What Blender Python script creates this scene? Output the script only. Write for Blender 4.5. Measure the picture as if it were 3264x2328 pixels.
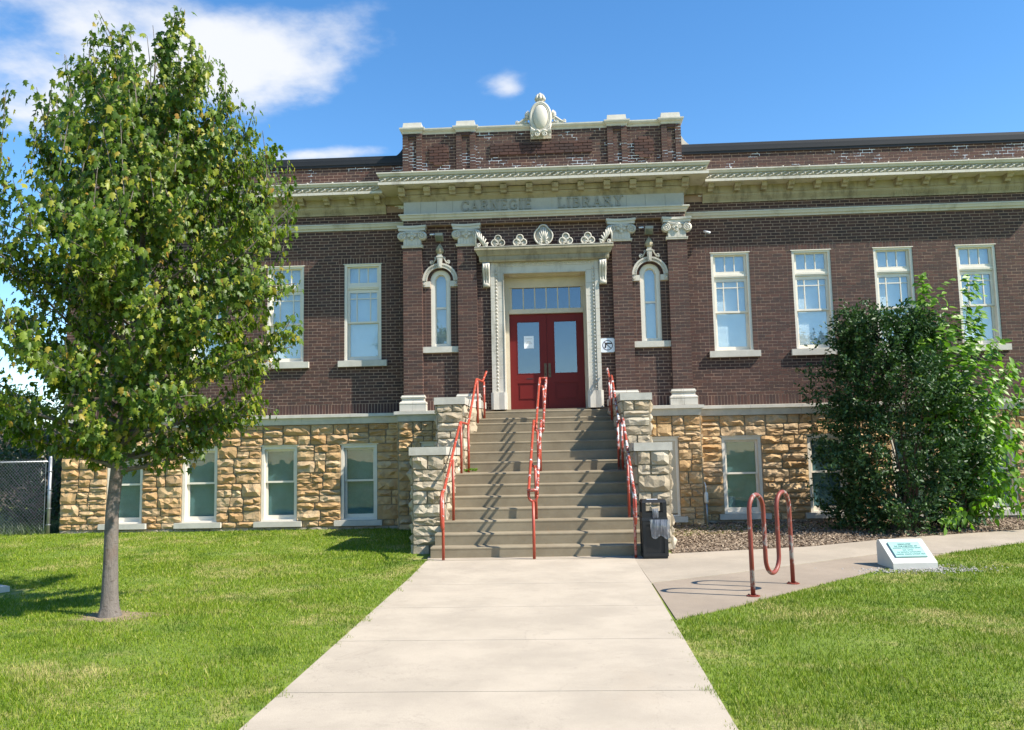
import bpy, math, random
import numpy as np
from mathutils import Vector, Matrix
rng = np.random.default_rng(7); random.seed(7)
for o in list(bpy.data.objects): bpy.data.objects.remove(o, do_unlink=True)
scene = bpy.context.scene
col = scene.collection
PI = math.pi

# ------------------------------------------------------------------ camera
CX, CY, CZ = 0.16, -18.028, 1.714
YAW, PITCH, ROLL, FPX = -0.0503, 0.1083, -0.0201, 2687.3
def camera_axes():
    f = Vector((math.sin(YAW)*math.cos(PITCH), math.cos(YAW)*math.cos(PITCH), math.sin(PITCH)))
    r = Vector((math.cos(YAW), -math.sin(YAW), 0)); u = r.cross(f)
    c, s = math.cos(ROLL), math.sin(ROLL)
    return f, c*r+s*u, -s*r+c*u
F_, R_, U_ = camera_axes()
cam = bpy.data.objects.new('camera', bpy.data.cameras.new('camera')); col.objects.link(cam)
m = Matrix.Identity(4)
for i in range(3):
    m[i][0] = R_[i]; m[i][1] = U_[i]; m[i][2] = -F_[i]; m[i][3] = (CX, CY, CZ)[i]
cam.matrix_world = m
cam.data.sensor_fit = 'HORIZONTAL'; cam.data.sensor_width = 36
cam.data.lens = FPX/3264*36; cam.data.clip_end = 3000; cam.data.clip_start = 0.1
scene.camera = cam
scene.render.resolution_x = 1024; scene.render.resolution_y = 730
scene.view_settings.view_transform = 'Standard'; scene.view_settings.look = 'None'
scene.view_settings.exposure = 0.92; scene.view_settings.gamma = 1
# ------------------------------------------------------------------ sun and sky
SUN = Vector((0.92, -0.345, 1.0)).normalized()          # towards the sun
ELEV = math.asin(SUN.z); AZ = math.atan2(SUN.x, SUN.y)
sl = bpy.data.lights.new('sun', 'SUN'); sl.energy = 5.0; sl.angle = math.radians(0.53); sl.color = (1.0, 0.93, 0.82)
so = bpy.data.objects.new('sun', sl); col.objects.link(so); so.location = (20, -10, 30)
so.rotation_euler = (-SUN).to_track_quat('-Z', 'Y').to_euler()
world = bpy.data.worlds.new('World'); scene.world = world; world.use_nodes = True
wn, wl = world.node_tree.nodes, world.node_tree.links
wn.clear()
def WN(t, **k):
    n = wn.new(t)
    for a, b in k.items(): setattr(n, a, b)
    return n
def wmath(op, a, b=None, c=None, clamp=False):
    n = WN('ShaderNodeMath', operation=op, use_clamp=clamp)
    for i, v in enumerate((a, b, c)):
        if v is None: continue
        if isinstance(v, (int, float)): n.inputs[i].default_value = v
        else: wl.new(v, n.inputs[i])
    return n.outputs[0]
sky = WN('ShaderNodeTexSky', sky_type='NISHITA'); sky.sun_disc = False
sky.sun_elevation = ELEV; sky.sun_rotation = AZ; sky.air_density = 1.0; sky.dust_density = 0.0; sky.ozone_density = 2.0; sky.altitude = 200
hs = WN('ShaderNodeHueSaturation'); hs.inputs['Saturation'].default_value = 1.27; hs.inputs['Value'].default_value = 1.0
wl.new(sky.outputs[0], hs.inputs['Color'])
tc = WN('ShaderNodeTexCoord'); sp = WN('ShaderNodeSeparateXYZ'); wl.new(tc.outputs['Generated'], sp.inputs[0])
zz = wmath('ADD', wmath('MAXIMUM', sp.outputs[2], 0.0), 0.15)
pu = wmath('DIVIDE', sp.outputs[0], zz); pv = wmath('DIVIDE', sp.outputs[1], zz)
cb = WN('ShaderNodeCombineXYZ'); wl.new(pu, cb.inputs[0]); wl.new(pv, cb.inputs[1])
n1 = WN('ShaderNodeTexNoise'); n1.inputs['Scale'].default_value = 4.2; n1.inputs['Detail'].default_value = 9; n1.inputs['Roughness'].default_value = 0.56
wl.new(cb.outputs[0], n1.inputs['Vector'])
n2 = WN('ShaderNodeTexNoise'); n2.inputs['Scale'].default_value = 0.55; n2.inputs['Detail'].default_value = 2
mp = WN('ShaderNodeMapping'); mp.inputs['Location'].default_value = (3.7, 8.3, 0.0); wl.new(cb.outputs[0], mp.inputs[0]); wl.new(mp.outputs[0], n2.inputs['Vector'])
cov = wmath('MULTIPLY', wmath('SUBTRACT', n2.outputs[0], 0.75), 1.2)
def bump_at(u, v, ru, rv, amp):
    du = wmath('DIVIDE', wmath('SUBTRACT', pu, u), ru); dv = wmath('DIVIDE', wmath('SUBTRACT', pv, v), rv)
    r2 = wmath('ADD', wmath('MULTIPLY', du, du), wmath('MULTIPLY', dv, dv))
    return wmath('MULTIPLY', wmath('EXPONENT', wmath('MULTIPLY', r2, -1.0)), amp)
# cumulus positions over the place (cloud-plane coordinates): those in view and others all round the sky
for (u, v, ru, rv, a) in [(-0.88, 1.38, .36, .26, .78), (-0.60, 1.48, .20, .20, .62), (-0.40, 1.44, .15, .12, .40), (-0.072, 1.61, .045, .06, .46),
                          (-0.53, 1.84, .16, .045, .78), (-1.05, 1.62, .16, .10, .4), (-1.3, -1.6, .30, .22, .6), (.6, -2.3, .35, .2, .6), (-2.4, .3, .35, .35, .6)]:
    cov = wmath('ADD', cov, bump_at(u, v, ru, rv, a))
dens = wmath('ADD', wmath('MULTIPLY', wmath('SUBTRACT', n1.outputs[0], 0.5), 1.7), wmath('SUBTRACT', cov, 0.10))
mr = WN('ShaderNodeMapRange', interpolation_type='SMOOTHSTEP'); mr.inputs['From Min'].default_value = 0.0; mr.inputs['From Max'].default_value = 0.62
wl.new(dens, mr.inputs['Value'])
fade = wmath('MULTIPLY', mr.outputs[0], 0.96)
mx = WN('ShaderNodeMix', data_type='RGBA'); wl.new(fade, mx.inputs['Factor'])
wl.new(hs.outputs[0], mx.inputs[6]); mx.inputs[7].default_value = (4.0, 4.1, 4.3, 1)
bg = WN('ShaderNodeBackground'); bg.inputs['Strength'].default_value = 0.128
wl.new(mx.outputs[2], bg.inputs['Color'])
wo = WN('ShaderNodeOutputWorld'); wl.new(bg.outputs[0], wo.inputs[0])

# ------------------------------------------------------------------ helpers
def tag(o, label=None, cat=None, group=None, kind=None):
    if label: o['label'] = label
    if cat: o['category'] = cat
    if group: o['group'] = group
    if kind: o['kind'] = kind
    return o
def wloc(o):
    v = Vector((0, 0, 0))
    while o is not None: v = v + o.location; o = o.parent
    return v
def empty(name, loc=(0, 0, 0), rz=0, parent=None):
    o = bpy.data.objects.new(name, None); col.objects.link(o); o.location = loc; o.rotation_euler = (0, 0, rz)
    o.empty_display_size = 0.2
    if parent: o.parent = parent
    return o
def link(name, me, parent=None, loc=(0, 0, 0)):
    o = bpy.data.objects.new(name, me); col.objects.link(o); o.location = loc
    if parent: o.parent = parent
    return o
class MB:
    def __init__(s): s.v = []; s.f = []; s.r = []
    def add(s, vs, fs, rnd=None):
        b = len(s.v); s.v += [tuple(p) for p in vs]; s.f += [tuple(i+b for i in f) for f in fs]
        if rnd is None: rnd = random.random()
        s.r += [rnd]*len(fs)
    def box(s, x0, x1, y0, y1, z0, z1, rnd=None):
        s.add([(x0,y0,z0),(x1,y0,z0),(x1,y1,z0),(x0,y1,z0),(x0,y0,z1),(x1,y0,z1),(x1,y1,z1),(x0,y1,z1)],
              [(0,3,2,1),(4,5,6,7),(0,1,5,4),(1,2,6,5),(2,3,7,6),(3,0,4,7)], rnd)
        return s
    def poly(s, pts, axis, a, b):          # closed 2-D outline extruded along an axis
        n = len(pts)
        def P(p, t):
            if axis == 'x': return (t, p[0], p[1])
            if axis == 'y': return (p[0], t, p[1])
            return (p[0], p[1], t)
        vs = [P(p, a) for p in pts]+[P(p, b) for p in pts]
        s.add(vs, [tuple(range(n))[::-1], tuple(range(n, 2*n))]+[(i, (i+1) % n, n+(i+1) % n, n+i) for i in range(n)]); return s
    def sweep(s, path, prof):              # plan polyline, profile (outward offset, z); outward is on the right of travel
        n = len(path); nrm = []
        for i in range(n-1):
            d = Vector((path[i+1][0]-path[i][0], path[i+1][1]-path[i][1])).normalized(); nrm.append(Vector((d.y, -d.x)))
        vs = []; k = len(prof)
        for i in range(n):
            if i == 0: o = nrm[0]
            elif i == n-1: o = nrm[-1]
            else:
                o = nrm[i-1]+nrm[i]; o = o/(o.dot(nrm[i]))
            for (d, z) in prof: vs.append((path[i][0]+o.x*d, path[i][1]+o.y*d, z))
        fs = [(i*k+j, i*k+(j+1) % k, (i+1)*k+(j+1) % k, (i+1)*k+j) for i in range(n-1) for j in range(k)]
        fs += [tuple(range(k))[::-1], tuple((n-1)*k+j for j in range(k))]
        s.add(vs, fs); return s
    def tube(s, path, r, n=8, closed=False, cap=True):
        P = [Vector(p) for p in path]; m_ = len(P); rr = r if hasattr(r, '__len__') else [r]*m_
        vs = []; up = None
        for i in range(m_):
            a = P[(i-1) % m_] if (i > 0 or closed) else P[i]; b = P[(i+1) % m_] if (i < m_-1 or closed) else P[i]
            t = (b-a).normalized() if (b-a).length > 1e-9 else Vector((0, 0, 1))
            if up is None:
                up = Vector((0, 0, 1)) if abs(t.z) < .9 else Vector((0, 1, 0))
            u = (up-t*up.dot(t))
            if u.length < 1e-6: u = t.orthogonal()
            u.normalize(); w = t.cross(u); up = u
            for k in range(n):
                c, q = math.cos(2*PI*k/n), math.sin(2*PI*k/n); vs.append(P[i]+(u*c+w*q)*rr[i])
        fs = []
        for i in range(m_ if closed else m_-1):
            j = (i+1) % m_
            for k in range(n): fs.append((i*n+k, i*n+(k+1) % n, j*n+(k+1) % n, j*n+k))
        if cap and not closed: fs += [tuple(range(n))[::-1], tuple((m_-1)*n+k for k in range(n))]
        s.add(vs, fs); return s
    def lathe(s, prof, c, n=16):           # (radius, z) about a vertical axis
        k = len(prof); vs = []
        for i in range(n):
            a = 2*PI*i/n
            for (r, z) in prof: vs.append((c[0]+r*math.cos(a), c[1]+r*math.sin(a), c[2]+z))
        fs = [(i*k+j, ((i+1) % n)*k+j, ((i+1) % n)*k+j+1, i*k+j+1) for i in range(n) for j in range(k-1)]
        s.add(vs, fs); return s
    def ball(s, c, r, nu=10, nv=6):        # ellipsoid
        rx, ry, rz = r if hasattr(r, '__len__') else (r, r, r)
        vs = [(c[0], c[1], c[2]-rz)]
        for j in range(1, nv):
            t = -PI/2+PI*j/nv
            for i in range(nu):
                a = 2*PI*i/nu; vs.append((c[0]+rx*math.cos(t)*math.cos(a), c[1]+ry*math.cos(t)*math.sin(a), c[2]+rz*math.sin(t)))
        vs.append((c[0], c[1], c[2]+rz)); L = len(vs)-1
        fs = [(0, 1+(i+1) % nu, 1+i) for i in range(nu)]
        for j in range(nv-2):
            for i in range(nu): fs.append((1+j*nu+i, 1+j*nu+(i+1) % nu, 1+(j+1)*nu+(i+1) % nu, 1+(j+1)*nu+i))
        b = 1+(nv-2)*nu
        fs += [(b+i, b+(i+1) % nu, L) for i in range(nu)]
        s.add(vs, fs); return s
    def mesh(s, name, mat, off=Vector((0, 0, 0)), smooth=False):
        me = bpy.data.meshes.new(name)
        me.from_pydata([(p[0]-off.x, p[1]-off.y, p[2]-off.z) for p in s.v], [], s.f)
        at = me.attributes.new('rnd', 'FLOAT', 'FACE'); at.data.foreach_set('value', s.r)
        if smooth: me.polygons.foreach_set('use_smooth', [True]*len(me.polygons))
        if mat: me.materials.append(mat)
        me.update(); return me
    def build(s, name, mat, parent=None, smooth=False, local=False):
        off = Vector((0, 0, 0)) if (local or parent is None) else wloc(parent)
        return link(name, s.mesh(name, mat, off, smooth), parent)
def fast_mesh(name, V, F, mat, rnd=None, off=(0, 0, 0)):
    V = np.asarray(V, np.float32)-np.asarray(off, np.float32); F = np.asarray(F, np.int32); k = F.shape[1]
    me = bpy.data.meshes.new(name); me.vertices.add(len(V)); me.vertices.foreach_set('co', V.ravel())
    me.loops.add(F.size); me.loops.foreach_set('vertex_index', F.ravel())
    me.polygons.add(len(F)); me.polygons.foreach_set('loop_start', np.arange(0, F.size, k, dtype=np.int32))
    if rnd is not None:
        at = me.attributes.new('rnd', 'FLOAT', 'FACE'); at.data.foreach_set('value', np.asarray(rnd, np.float32))
    me.materials.append(mat); me.update(calc_edges=True); return me

# ------------------------------------------------------------------ materials
class Nodes:
    def __init__(s, name):
        s.m = bpy.data.materials.new(name); s.m.use_nodes = True; s.t = s.m.node_tree; s.n = s.t.nodes; s.l = s.t.links
        s.b = s.n['Principled BSDF']; s.geo = s.n.new('ShaderNodeNewGeometry')
    def put(s, inp, v):
        if hasattr(v, 'is_output'): s.l.new(v, inp)
        elif isinstance(v, (tuple, list)) and len(v) == 3 and inp.type == 'RGBA': inp.default_value = (*v, 1)
        else: inp.default_value = v
    def noise(s, scale, detail=4, rough=.55, stretch=None, coord=None, dist=0):
        n = s.n.new('ShaderNodeTexNoise'); n.inputs['Scale'].default_value = scale; n.inputs['Detail'].default_value = detail; n.inputs['Roughness'].default_value = rough
        n.inputs['Distortion'].default_value = dist
        c = coord or s.geo.outputs['Position']
        if stretch:
            mpn = s.n.new('ShaderNodeMapping'); mpn.inputs['Scale'].default_value = stretch; s.l.new(c, mpn.inputs[0]); c = mpn.outputs[0]
        s.l.new(c, n.inputs['Vector']); return n.outputs[0]
    def math(s, op, a, b=0.0, clamp=False):
        n = s.n.new('ShaderNodeMath'); n.operation = op; n.use_clamp = clamp; s.put(n.inputs[0], a); s.put(n.inputs[1], b); return n.outputs[0]
    def mapr(s, v, a, b, lo=0.0, hi=1.0):
        n = s.n.new('ShaderNodeMapRange'); n.interpolation_type = 'SMOOTHSTEP'; s.put(n.inputs['Value'], v)
        n.inputs['From Min'].default_value = a; n.inputs['From Max'].default_value = b; n.inputs['To Min'].default_value = lo; n.inputs['To Max'].default_value = hi
        return n.outputs[0]
    def mix(s, f, a, b, mode='MIX'):
        n = s.n.new('ShaderNodeMix'); n.data_type = 'RGBA'; n.blend_type = mode; s.put(n.inputs['Factor'], f); s.put(n.inputs[6], a); s.put(n.inputs[7], b); return n.outputs[2]
    def ramp(s, v, stops):
        n = s.n.new('ShaderNodeValToRGB'); e = n.color_ramp.elements
        while len(e) < len(stops): e.new(0.5)
        for i, (p, c) in enumerate(stops): e[i].position = p; e[i].color = (*c, 1)
        s.l.new(v, n.inputs[0]); return n.outputs[0]
    def rnd(s):
        a = s.n.new('ShaderNodeAttribute'); a.attribute_name = 'rnd'; o = s.n.new('ShaderNodeObjectInfo')
        return s.math('FRACT', s.math('ADD', a.outputs['Fac'], o.outputs['Random']))
    def bump(s, h, strength=.3, dist=.01):
        n = s.n.new('ShaderNodeBump'); n.inputs['Strength'].default_value = strength; n.inputs['Distance'].default_value = dist; s.l.new(h, n.inputs['Height']); s.l.new(n.outputs[0], s.b.inputs['Normal'])
    def done(s, colr, rough=.8, metal=0.0, spec=None):
        s.put(s.b.inputs['Base Color'], colr); s.put(s.b.inputs['Roughness'], rough); s.b.inputs['Metallic'].default_value = metal
        if spec is not None: s.b.inputs['Specular IOR Level'].default_value = spec
        return s.m
def sc(c, k): return tuple(x*k for x in c)
def plain(name, c, rough=.7, var=.18, scale=9, bump=.15, bdist=.004, metal=0.0, spec=None):
    N = Nodes(name); n = N.noise(scale, 6, .6); f = N.noise(scale*14, 3, .6)
    v = N.mix(N.mapr(n, .3, .7), sc(c, 1-var), sc(c, 1+var)); v = N.mix(.35, v, N.mix(f, sc(c, .7), sc(c, 1.25)))
    if bump: N.bump(f, bump, bdist)
    return N.done(v, rough, metal, spec)
M = {}
N = Nodes('brick'); r = N.rnd()
c = N.ramp(r, [(0, (.070, .027, .020)), (.18, (.036, .021, .019)), (.40, (.086, .033, .023)), (.58, (.026, .018, .018)), (.78, (.060, .027, .021)), (1, (.125, .058, .040))])
c = N.mix(.45, c, N.ramp(N.noise(60, 4, .6), [(.3, (.030, .015, .013)), (.7, (.110, .052, .038))]))
c = N.mix(N.mapr(N.noise(.9, 5, .6), .58, .8, 0, .25), c, (.15, .11, .095))
N.bump(N.noise(90, 4), .35, .003); M['brick'] = N.done(c, .85)
def mortar(name, white):
    N = Nodes(name); c = N.mix(N.noise(7, 5), (.30, .195, .14), (.41, .285, .21))
    c = N.mix(N.mapr(N.noise(1.1, 3), .45, .75, 0, .5), c, (.20, .135, .10))
    if white: c = N.mix(N.mapr(N.noise(1.9, 5, .7, stretch=(1, 1, 1.4)), white, white+.025), c, (.80, .83, .86))
    N.bump(N.noise(120, 3), .3, .003); return N.done(c, .95)
M['mortar'] = mortar('mortar', .70); M['mortar_patched'] = mortar('mortar_patched', .548)
N = Nodes('buff_rock'); r = N.rnd()
c = N.ramp(r, [(0, (.50, .33, .155)), (.2, (.40, .235, .095)), (.4, (.56, .395, .21)), (.6, (.46, .285, .125)), (.8, (.56, .42, .255)), (1, (.37, .24, .12))])
n = N.noise(5, 6, .65); c = N.mix(N.mapr(n, .3, .72, 0, .55), c, (.36, .215, .105)); c = N.mix(N.mapr(N.noise(2.2, 4), .6, .8, 0, .5), c, (.52, .46, .36))
c = N.mix(N.mapr(N.noise(40, 4, .7), .55, .75, 0, .35), c, (.20, .145, .10))
N.bump(N.noise(34, 9, .75), .7, .016); M['rock'] = N.done(c, .9)
N = Nodes('pale_rock'); r = N.rnd()
c = N.ramp(r, [(0, (.41, .345, .25)), (.35, (.34, .275, .185)), (.7, (.47, .41, .31)), (1, (.37, .29, .185))])
c = N.mix(N.mapr(N.noise(4, 6, .65), .4, .75, 0, .6), c, (.28, .235, .17)); c = N.mix(N.mapr(N.noise(38, 4, .7), .6, .75, 0, .3), c, (.2, .17, .13))
N.bump(N.noise(32, 9, .75), .7, .016); M['pale_rock'] = N.done(c, .9)
M['plinth_rock'] = plain('plinth_rock', (.34, .29, .23), .92, .35, 5, .7, .02)
M['stone_mortar'] = plain('stone_mortar', (.27, .225, .15), .95, .25, 4, .4, .006)
N = Nodes('terracotta'); c = N.mix(N.noise(5, 5), (.48, .445, .375), (.58, .54, .465))
c = N.mix(N.mapr(N.noise(1.7, 6, .7, stretch=(1, 1, .35)), .50, .72, 0, .65), c, (.21, .185, .14)); N.bump(N.noise(70, 3), .15, .003); M['terra'] = N.done(c, .62)
N = Nodes('weathered_terracotta'); c = N.mix(N.noise(4, 5), (.30, .255, .165), (.42, .36, .25))
c = N.mix(N.mapr(N.noise(3, 7, .7, stretch=(1.5, 1, .5)), .45, .68, 0, .8), c, (.16, .13, .08)); N.bump(N.noise(60, 4), .25, .004); M['terra_old'] = N.done(c, .8)
M['limestone'] = plain('limestone', (.50, .47, .405), .8, .14, 5, .2, .004)
M['frieze'] = plain('frieze', (.40, .385, .345), .6, .12, 3, .12, .003)
M['letter'] = plain('edge_shaded_letter', (.265, .26, .235), .7, .12, 6, .1, .003)  # faces darker than the frieze: shadow along the letter edges put into the colour
M['paint'] = plain('cream_paint', (.70, .645, .545), .5, .06, 6, .05, .002)
M['soffit_paint'] = plain('soffit_paint', (.52, .45, .33), .6, .1, 4, .05, .002)
N = Nodes('red_door'); c = N.mix(N.noise(3, 5), (.115, .009, .008), (.16, .014, .012)); c = N.mix(N.mapr(N.noise(14, 6, .7), .68, .8, 0, .5), c, (.27, .07, .05)); N.bump(N.noise(50, 3, .5, (4, 4, .3)), .12, .002); M['door'] = N.done(c, .5, 0, .22)
N = Nodes('rail_paint'); c = N.mix(N.noise(8, 4), (.30, .040, .020), (.40, .065, .034))
wear = N.mapr(N.noise(10, 6, .72), .585, .64); up = N.n.new('ShaderNodeSeparateXYZ'); N.l.new(N.geo.outputs['Normal'], up.inputs[0])
c = N.mix(N.math('MULTIPLY', wear, N.mapr(up.outputs[2], -.2, .6, .15, 1)), c, (.62, .62, .60)); M['rail'] = N.done(c, N.mix(wear, (.4, .4, .4), (.5, .5, .5)))
N = Nodes('worn_rail_paint'); c = N.mix(N.noise(8, 4), (.27, .034, .018), (.36, .058, .03))
wear = N.mapr(N.noise(6, 7, .75), .50, .57); up = N.n.new('ShaderNodeSeparateXYZ'); N.l.new(N.geo.outputs['Normal'], up.inputs[0])
c = N.mix(N.math('MULTIPLY', wear, N.mapr(up.outputs[2], -.3, .5, .3, 1)), c, (.56, .57, .56)); M['rail_worn'] = N.done(c, .42)
N = Nodes('rack_paint'); c = N.mix(N.noise(9, 4), (.16, .026, .015), (.24, .045, .027))
c = N.mix(N.mapr(N.noise(7, 8, .78, (1, 1, .5)), .53, .60, 0, .85), c, (.31, .30, .28)); M['rack'] = N.done(c, .5)
def concrete(name, c, stain=(.24, .20, .15)):
    N = Nodes(name); a = N.noise(1.3, 6, .65); v = N.mix(N.mapr(a, .3, .7), sc(c, .86), sc(c, 1.1))
    v = N.mix(N.mapr(N.noise(150, 2, .6), .35, .7, 0, .45), v, sc(c, .62)); v = N.mix(N.mapr(N.noise(.7, 7, .72, (1, .45, 1)), .58, .75, 0, .5), v, stain)
    v = N.mix(N.mapr(N.noise(9, 5, .7), .66, .73, 0, .4), v, sc(c, .5)); v = N.mix(N.mapr(N.noise(38, 6, .75), .60, .66, 0, .4), v, sc(c, .6)); v = N.mix(N.mapr(N.math('ABSOLUTE', N.math('SUBTRACT', N.noise(.55, 7, .62, None, None, .6), .5)), .0010, .0030, .22, 0), v, sc(c, .45)); N.bump(N.noise(130, 4, .7), .45, .004); return N.done(v, .92)
M['walk'] = concrete('walk_concrete', (.435, .37, .285), (.37, .30, .22)); M['path'] = concrete('path_concrete', (.375, .315, .24), (.32, .26, .19)); M['pad'] = concrete('pad_concrete', (.30, .24, .178), (.25, .195, .14))
N = Nodes('step_concrete'); c = N.mix(N.mapr(N.noise(2, 6, .65), .3, .7), (.20, .158, .098), (.275, .228, .15)); c = N.mix(N.mapr(N.noise(120, 2), .4, .7, 0, .4), c, (.22, .19, .145))
c = N.mix(N.mapr(N.noise(2.6, 5, .7, (2.2, .3, .35)), .66, .76, 0, .55), c, (.30, .17, .075)); N.bump(N.noise(110, 4, .7), .4, .004); M['step'] = N.done(c, .9)
M['cap'] = plain('cap_stone', (.44, .42, .365), .85, .15, 6, .35, .006)
M['blackplastic'] = plain('black_plastic', (.006, .0065, .007), .5, .2, 20, .1, .002)
N = Nodes('roof_metal'); c = N.mix(N.noise(2, 4), (.016, .0165, .019), (.026, .027, .030)); M['roof'] = N.done(c, .55, .0, .3)
def glass(name, refl, tint, rough=.015):
    N = Nodes(name); N.n.remove(N.b); o = N.n['Material Output']
    g = N.n.new('ShaderNodeBsdfGlossy'); g.inputs['Roughness'].default_value = rough; g.inputs['Color'].default_value = (.95, .97, 1, 1)
    t = N.n.new('ShaderNodeBsdfTransparent'); t.inputs['Color'].default_value = (*tint, 1)
    bp = N.n.new('ShaderNodeBump'); bp.inputs['Strength'].default_value = .06; bp.inputs['Distance'].default_value = .02; N.l.new(N.noise(2.2, 2), bp.inputs['Height']); N.l.new(bp.outputs[0], g.inputs['Normal'])
    mxs = N.n.new('ShaderNodeMixShader'); mxs.inputs[0].default_value = refl; N.l.new(t.outputs[0], mxs.inputs[1]); N.l.new(g.outputs[0], mxs.inputs[2]); N.l.new(mxs.outputs[0], o.inputs['Surface']); return N.m
M['glass'] = glass('window_glass', .125, (.90, .94, .95)); M['glass_dark'] = glass('basement_glass', .055, (.72, .80, .80)); M['glass_door'] = glass('door_glass', .16, (.55, .62, .68))
M['blind'] = plain('blind', (.80, .81, .80), .6, .05, 5, 0); M['shade'] = plain('shade', (.25, .345, .38), .8, .25, 2.5, 0); M['inside'] = plain('inside', (.05, .055, .06), .9, .1, 5, 0)
M['white'] = plain('white_enamel', (.74, .76, .80), .35, .04, 8, 0); M['ink'] = plain('ink', (.02, .015, .018), .5, .1, 8, 0); M['ink_red'] = plain('dark_red_ink', (.055, .012, .018), .5, .1, 8, 0)
M['paper'] = plain('paper', (.80, .84, .86), .7, .03, 10, 0); M['brass'] = plain('old_brass', (.13, .09, .06), .45, .2, 20, .1, .002, .7)
M['galv'] = plain('galvanised', (.30, .315, .33), .42, .15, 12, .05, .002, .75); M['pvc'] = plain('pvc', (.66, .66, .62), .5, .08, 10, 0); M['lampgrey'] = plain('lamp_grey', (.30, .285, .25), .6, .12, 12, 0)
N = Nodes('marker_stone'); c = N.mix(N.noise(6, 5), (.46, .445, .40), (.58, .565, .525)); g2 = N.mapr(N.noise(3.2, 4, .6, (1.2, 1, .2)), .52, .68, 0, .45); c = N.mix(g2, c, (.36, .60, .52)); N.bump(N.noise(60, 4), .4, .005); M['marker'] = N.done(c, .85)
N = Nodes('verdigris'); c = N.mix(N.noise(7, 5), (.20, .40, .36), (.33, .52, .47)); M['verdigris'] = N.done(c, .7); M['verdigris_dark'] = plain('verdigris_dark', (.055, .15, .145), .7, .2, 20, 0)
# vegetation
def leafmat(name, stops, trans=.35, rough=.42, spec=.5):
    N = Nodes(name); r = N.rnd(); c = N.ramp(r, stops); c = N.mix(N.mapr(N.noise(1.1, 3), .35, .7, 0, .3), c, sc(stops[len(stops)//2][1], .75))
    o = N.n['Material Output']; t = N.n.new('ShaderNodeBsdfTranslucent'); N.l.new(N.mix(1.0, c, (1.0, 1.25, .45), 'MULTIPLY'), t.inputs['Color'])
    mxs = N.n.new('ShaderNodeMixShader'); mxs.inputs[0].default_value = trans; m_ = N.done(c, rough, 0, spec)
    N.l.new(N.b.outputs[0], mxs.inputs[1]); N.l.new(t.outputs[0], mxs.inputs[2]); N.l.new(mxs.outputs[0], o.inputs['Surface']); return m_
M['maple'] = leafmat('maple_leaf', [(0, (.045, .092, .009)), (.35, (.085, .152, .014)), (.62, (.155, .235, .022)), (.88, (.27, .32, .036)), (.97, (.36, .32, .04)), (1, (.36, .19, .04))], .40, .45, .35)
M['bush'] = leafmat('bush_leaf', [(0, (.018, .046, .013)), (.5, (.032, .074, .022)), (.85, (.052, .108, .031)), (1, (.09, .155, .04))], .20, .45, .3)
M['sapling'] = leafmat('sapling_leaf', [(0, (.105, .22, .018)), (.5, (.165, .31, .028)), (1, (.25, .41, .045))], .45, .42)
M['far'] = leafmat('far_leaf', [(0, (.03, .06, .022)), (.5, (.055, .095, .032)), (1, (.09, .13, .045))], .25, .5)
N = Nodes('grass'); r = N.rnd(); p = N.noise(.55, 5, .65); q = N.noise(2.6, 4, .6)
c = N.ramp(r, [(0, (.095, .165, .006)), (.45, (.155, .245, .010)), (.78, (.22, .305, .015)), (.93, (.34, .37, .045)), (1, (.52, .47, .18))])
dry = N.math('MULTIPLY', N.mapr(N.math('ADD', N.math('MULTIPLY', p, .6), N.math('MULTIPLY', q, .4)), .50, .64), N.mapr(r, .3, .8)); c = N.mix(N.mapr(N.noise(1.5, 4, .6), .54, .66, 0, .65), c, (.055, .125, .010)); c = N.mix(N.math('MULTIPLY', dry, .75), c, (.50, .43, .18))
o = N.n['Material Output']; t = N.n.new('ShaderNodeBsdfTranslucent'); N.l.new(c, t.inputs['Color']); mxs = N.n.new('ShaderNodeMixShader'); mxs.inputs[0].default_value = .3
M['grass'] = N.done(c, .55, 0, .25); N.l.new(N.b.outputs[0], mxs.inputs[1]); N.l.new(t.outputs[0], mxs.inputs[2]); N.l.new(mxs.outputs[0], o.inputs['Surface'])
N = Nodes('lawn_ground'); p = N.noise(.55, 5, .65); q = N.noise(2.6, 4, .6); c = N.mix(N.mapr(N.math('ADD', N.math('MULTIPLY', p, .6), N.math('MULTIPLY', q, .4)), .47, .63), (.16, .23, .015), (.38, .33, .11)); c = N.mix(N.mapr(N.noise(45, 4), .4, .7, 0, .7), c, (.055, .085, .018)); N.bump(N.noise(60, 4), .8, .02); M['lawn'] = N.done(c, .95)
N = Nodes('mulch'); c = N.ramp(N.rnd(), [(0, (.15, .105, .07)), (.4, (.27, .20, .135)), (.75, (.38, .30, .21)), (1, (.14, .10, .075))]); M['mulch'] = N.done(c, .95)
M['soil_dry'] = plain('dry_soil', (.30, .23, .13), .95, .3, 14, .8, .02)
M['soil'] = plain('soil', (.15, .105, .07), .95, .3, 8, .7, .02); M['gravel'] = plain('gravel', (.30, .285, .26), .9, .4, 30, .3, .01)
N = Nodes('maple_bark'); c = N.mix(N.noise(12, 6, .7, (1, 1, .35)), (.075, .06, .05), (.27, .235, .20)); c = N.mix(N.mapr(N.noise(22, 5, .7, (.5, .5, 1.8)), .56, .63, 0, .8), c, (.085, .065, .052)); c = N.mix(N.mapr(N.noise(3, 5, .7), .52, .68, 0, .7), c, (.17, .115, .085)); N.bump(N.noise(26, 7, .75, (1, 1, .4)), 1.0, .03); M['bark'] = N.done(c, .9)
M['twig'] = plain('twig', (.17, .10, .07), .8, .2, 20, .2, .003)
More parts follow.
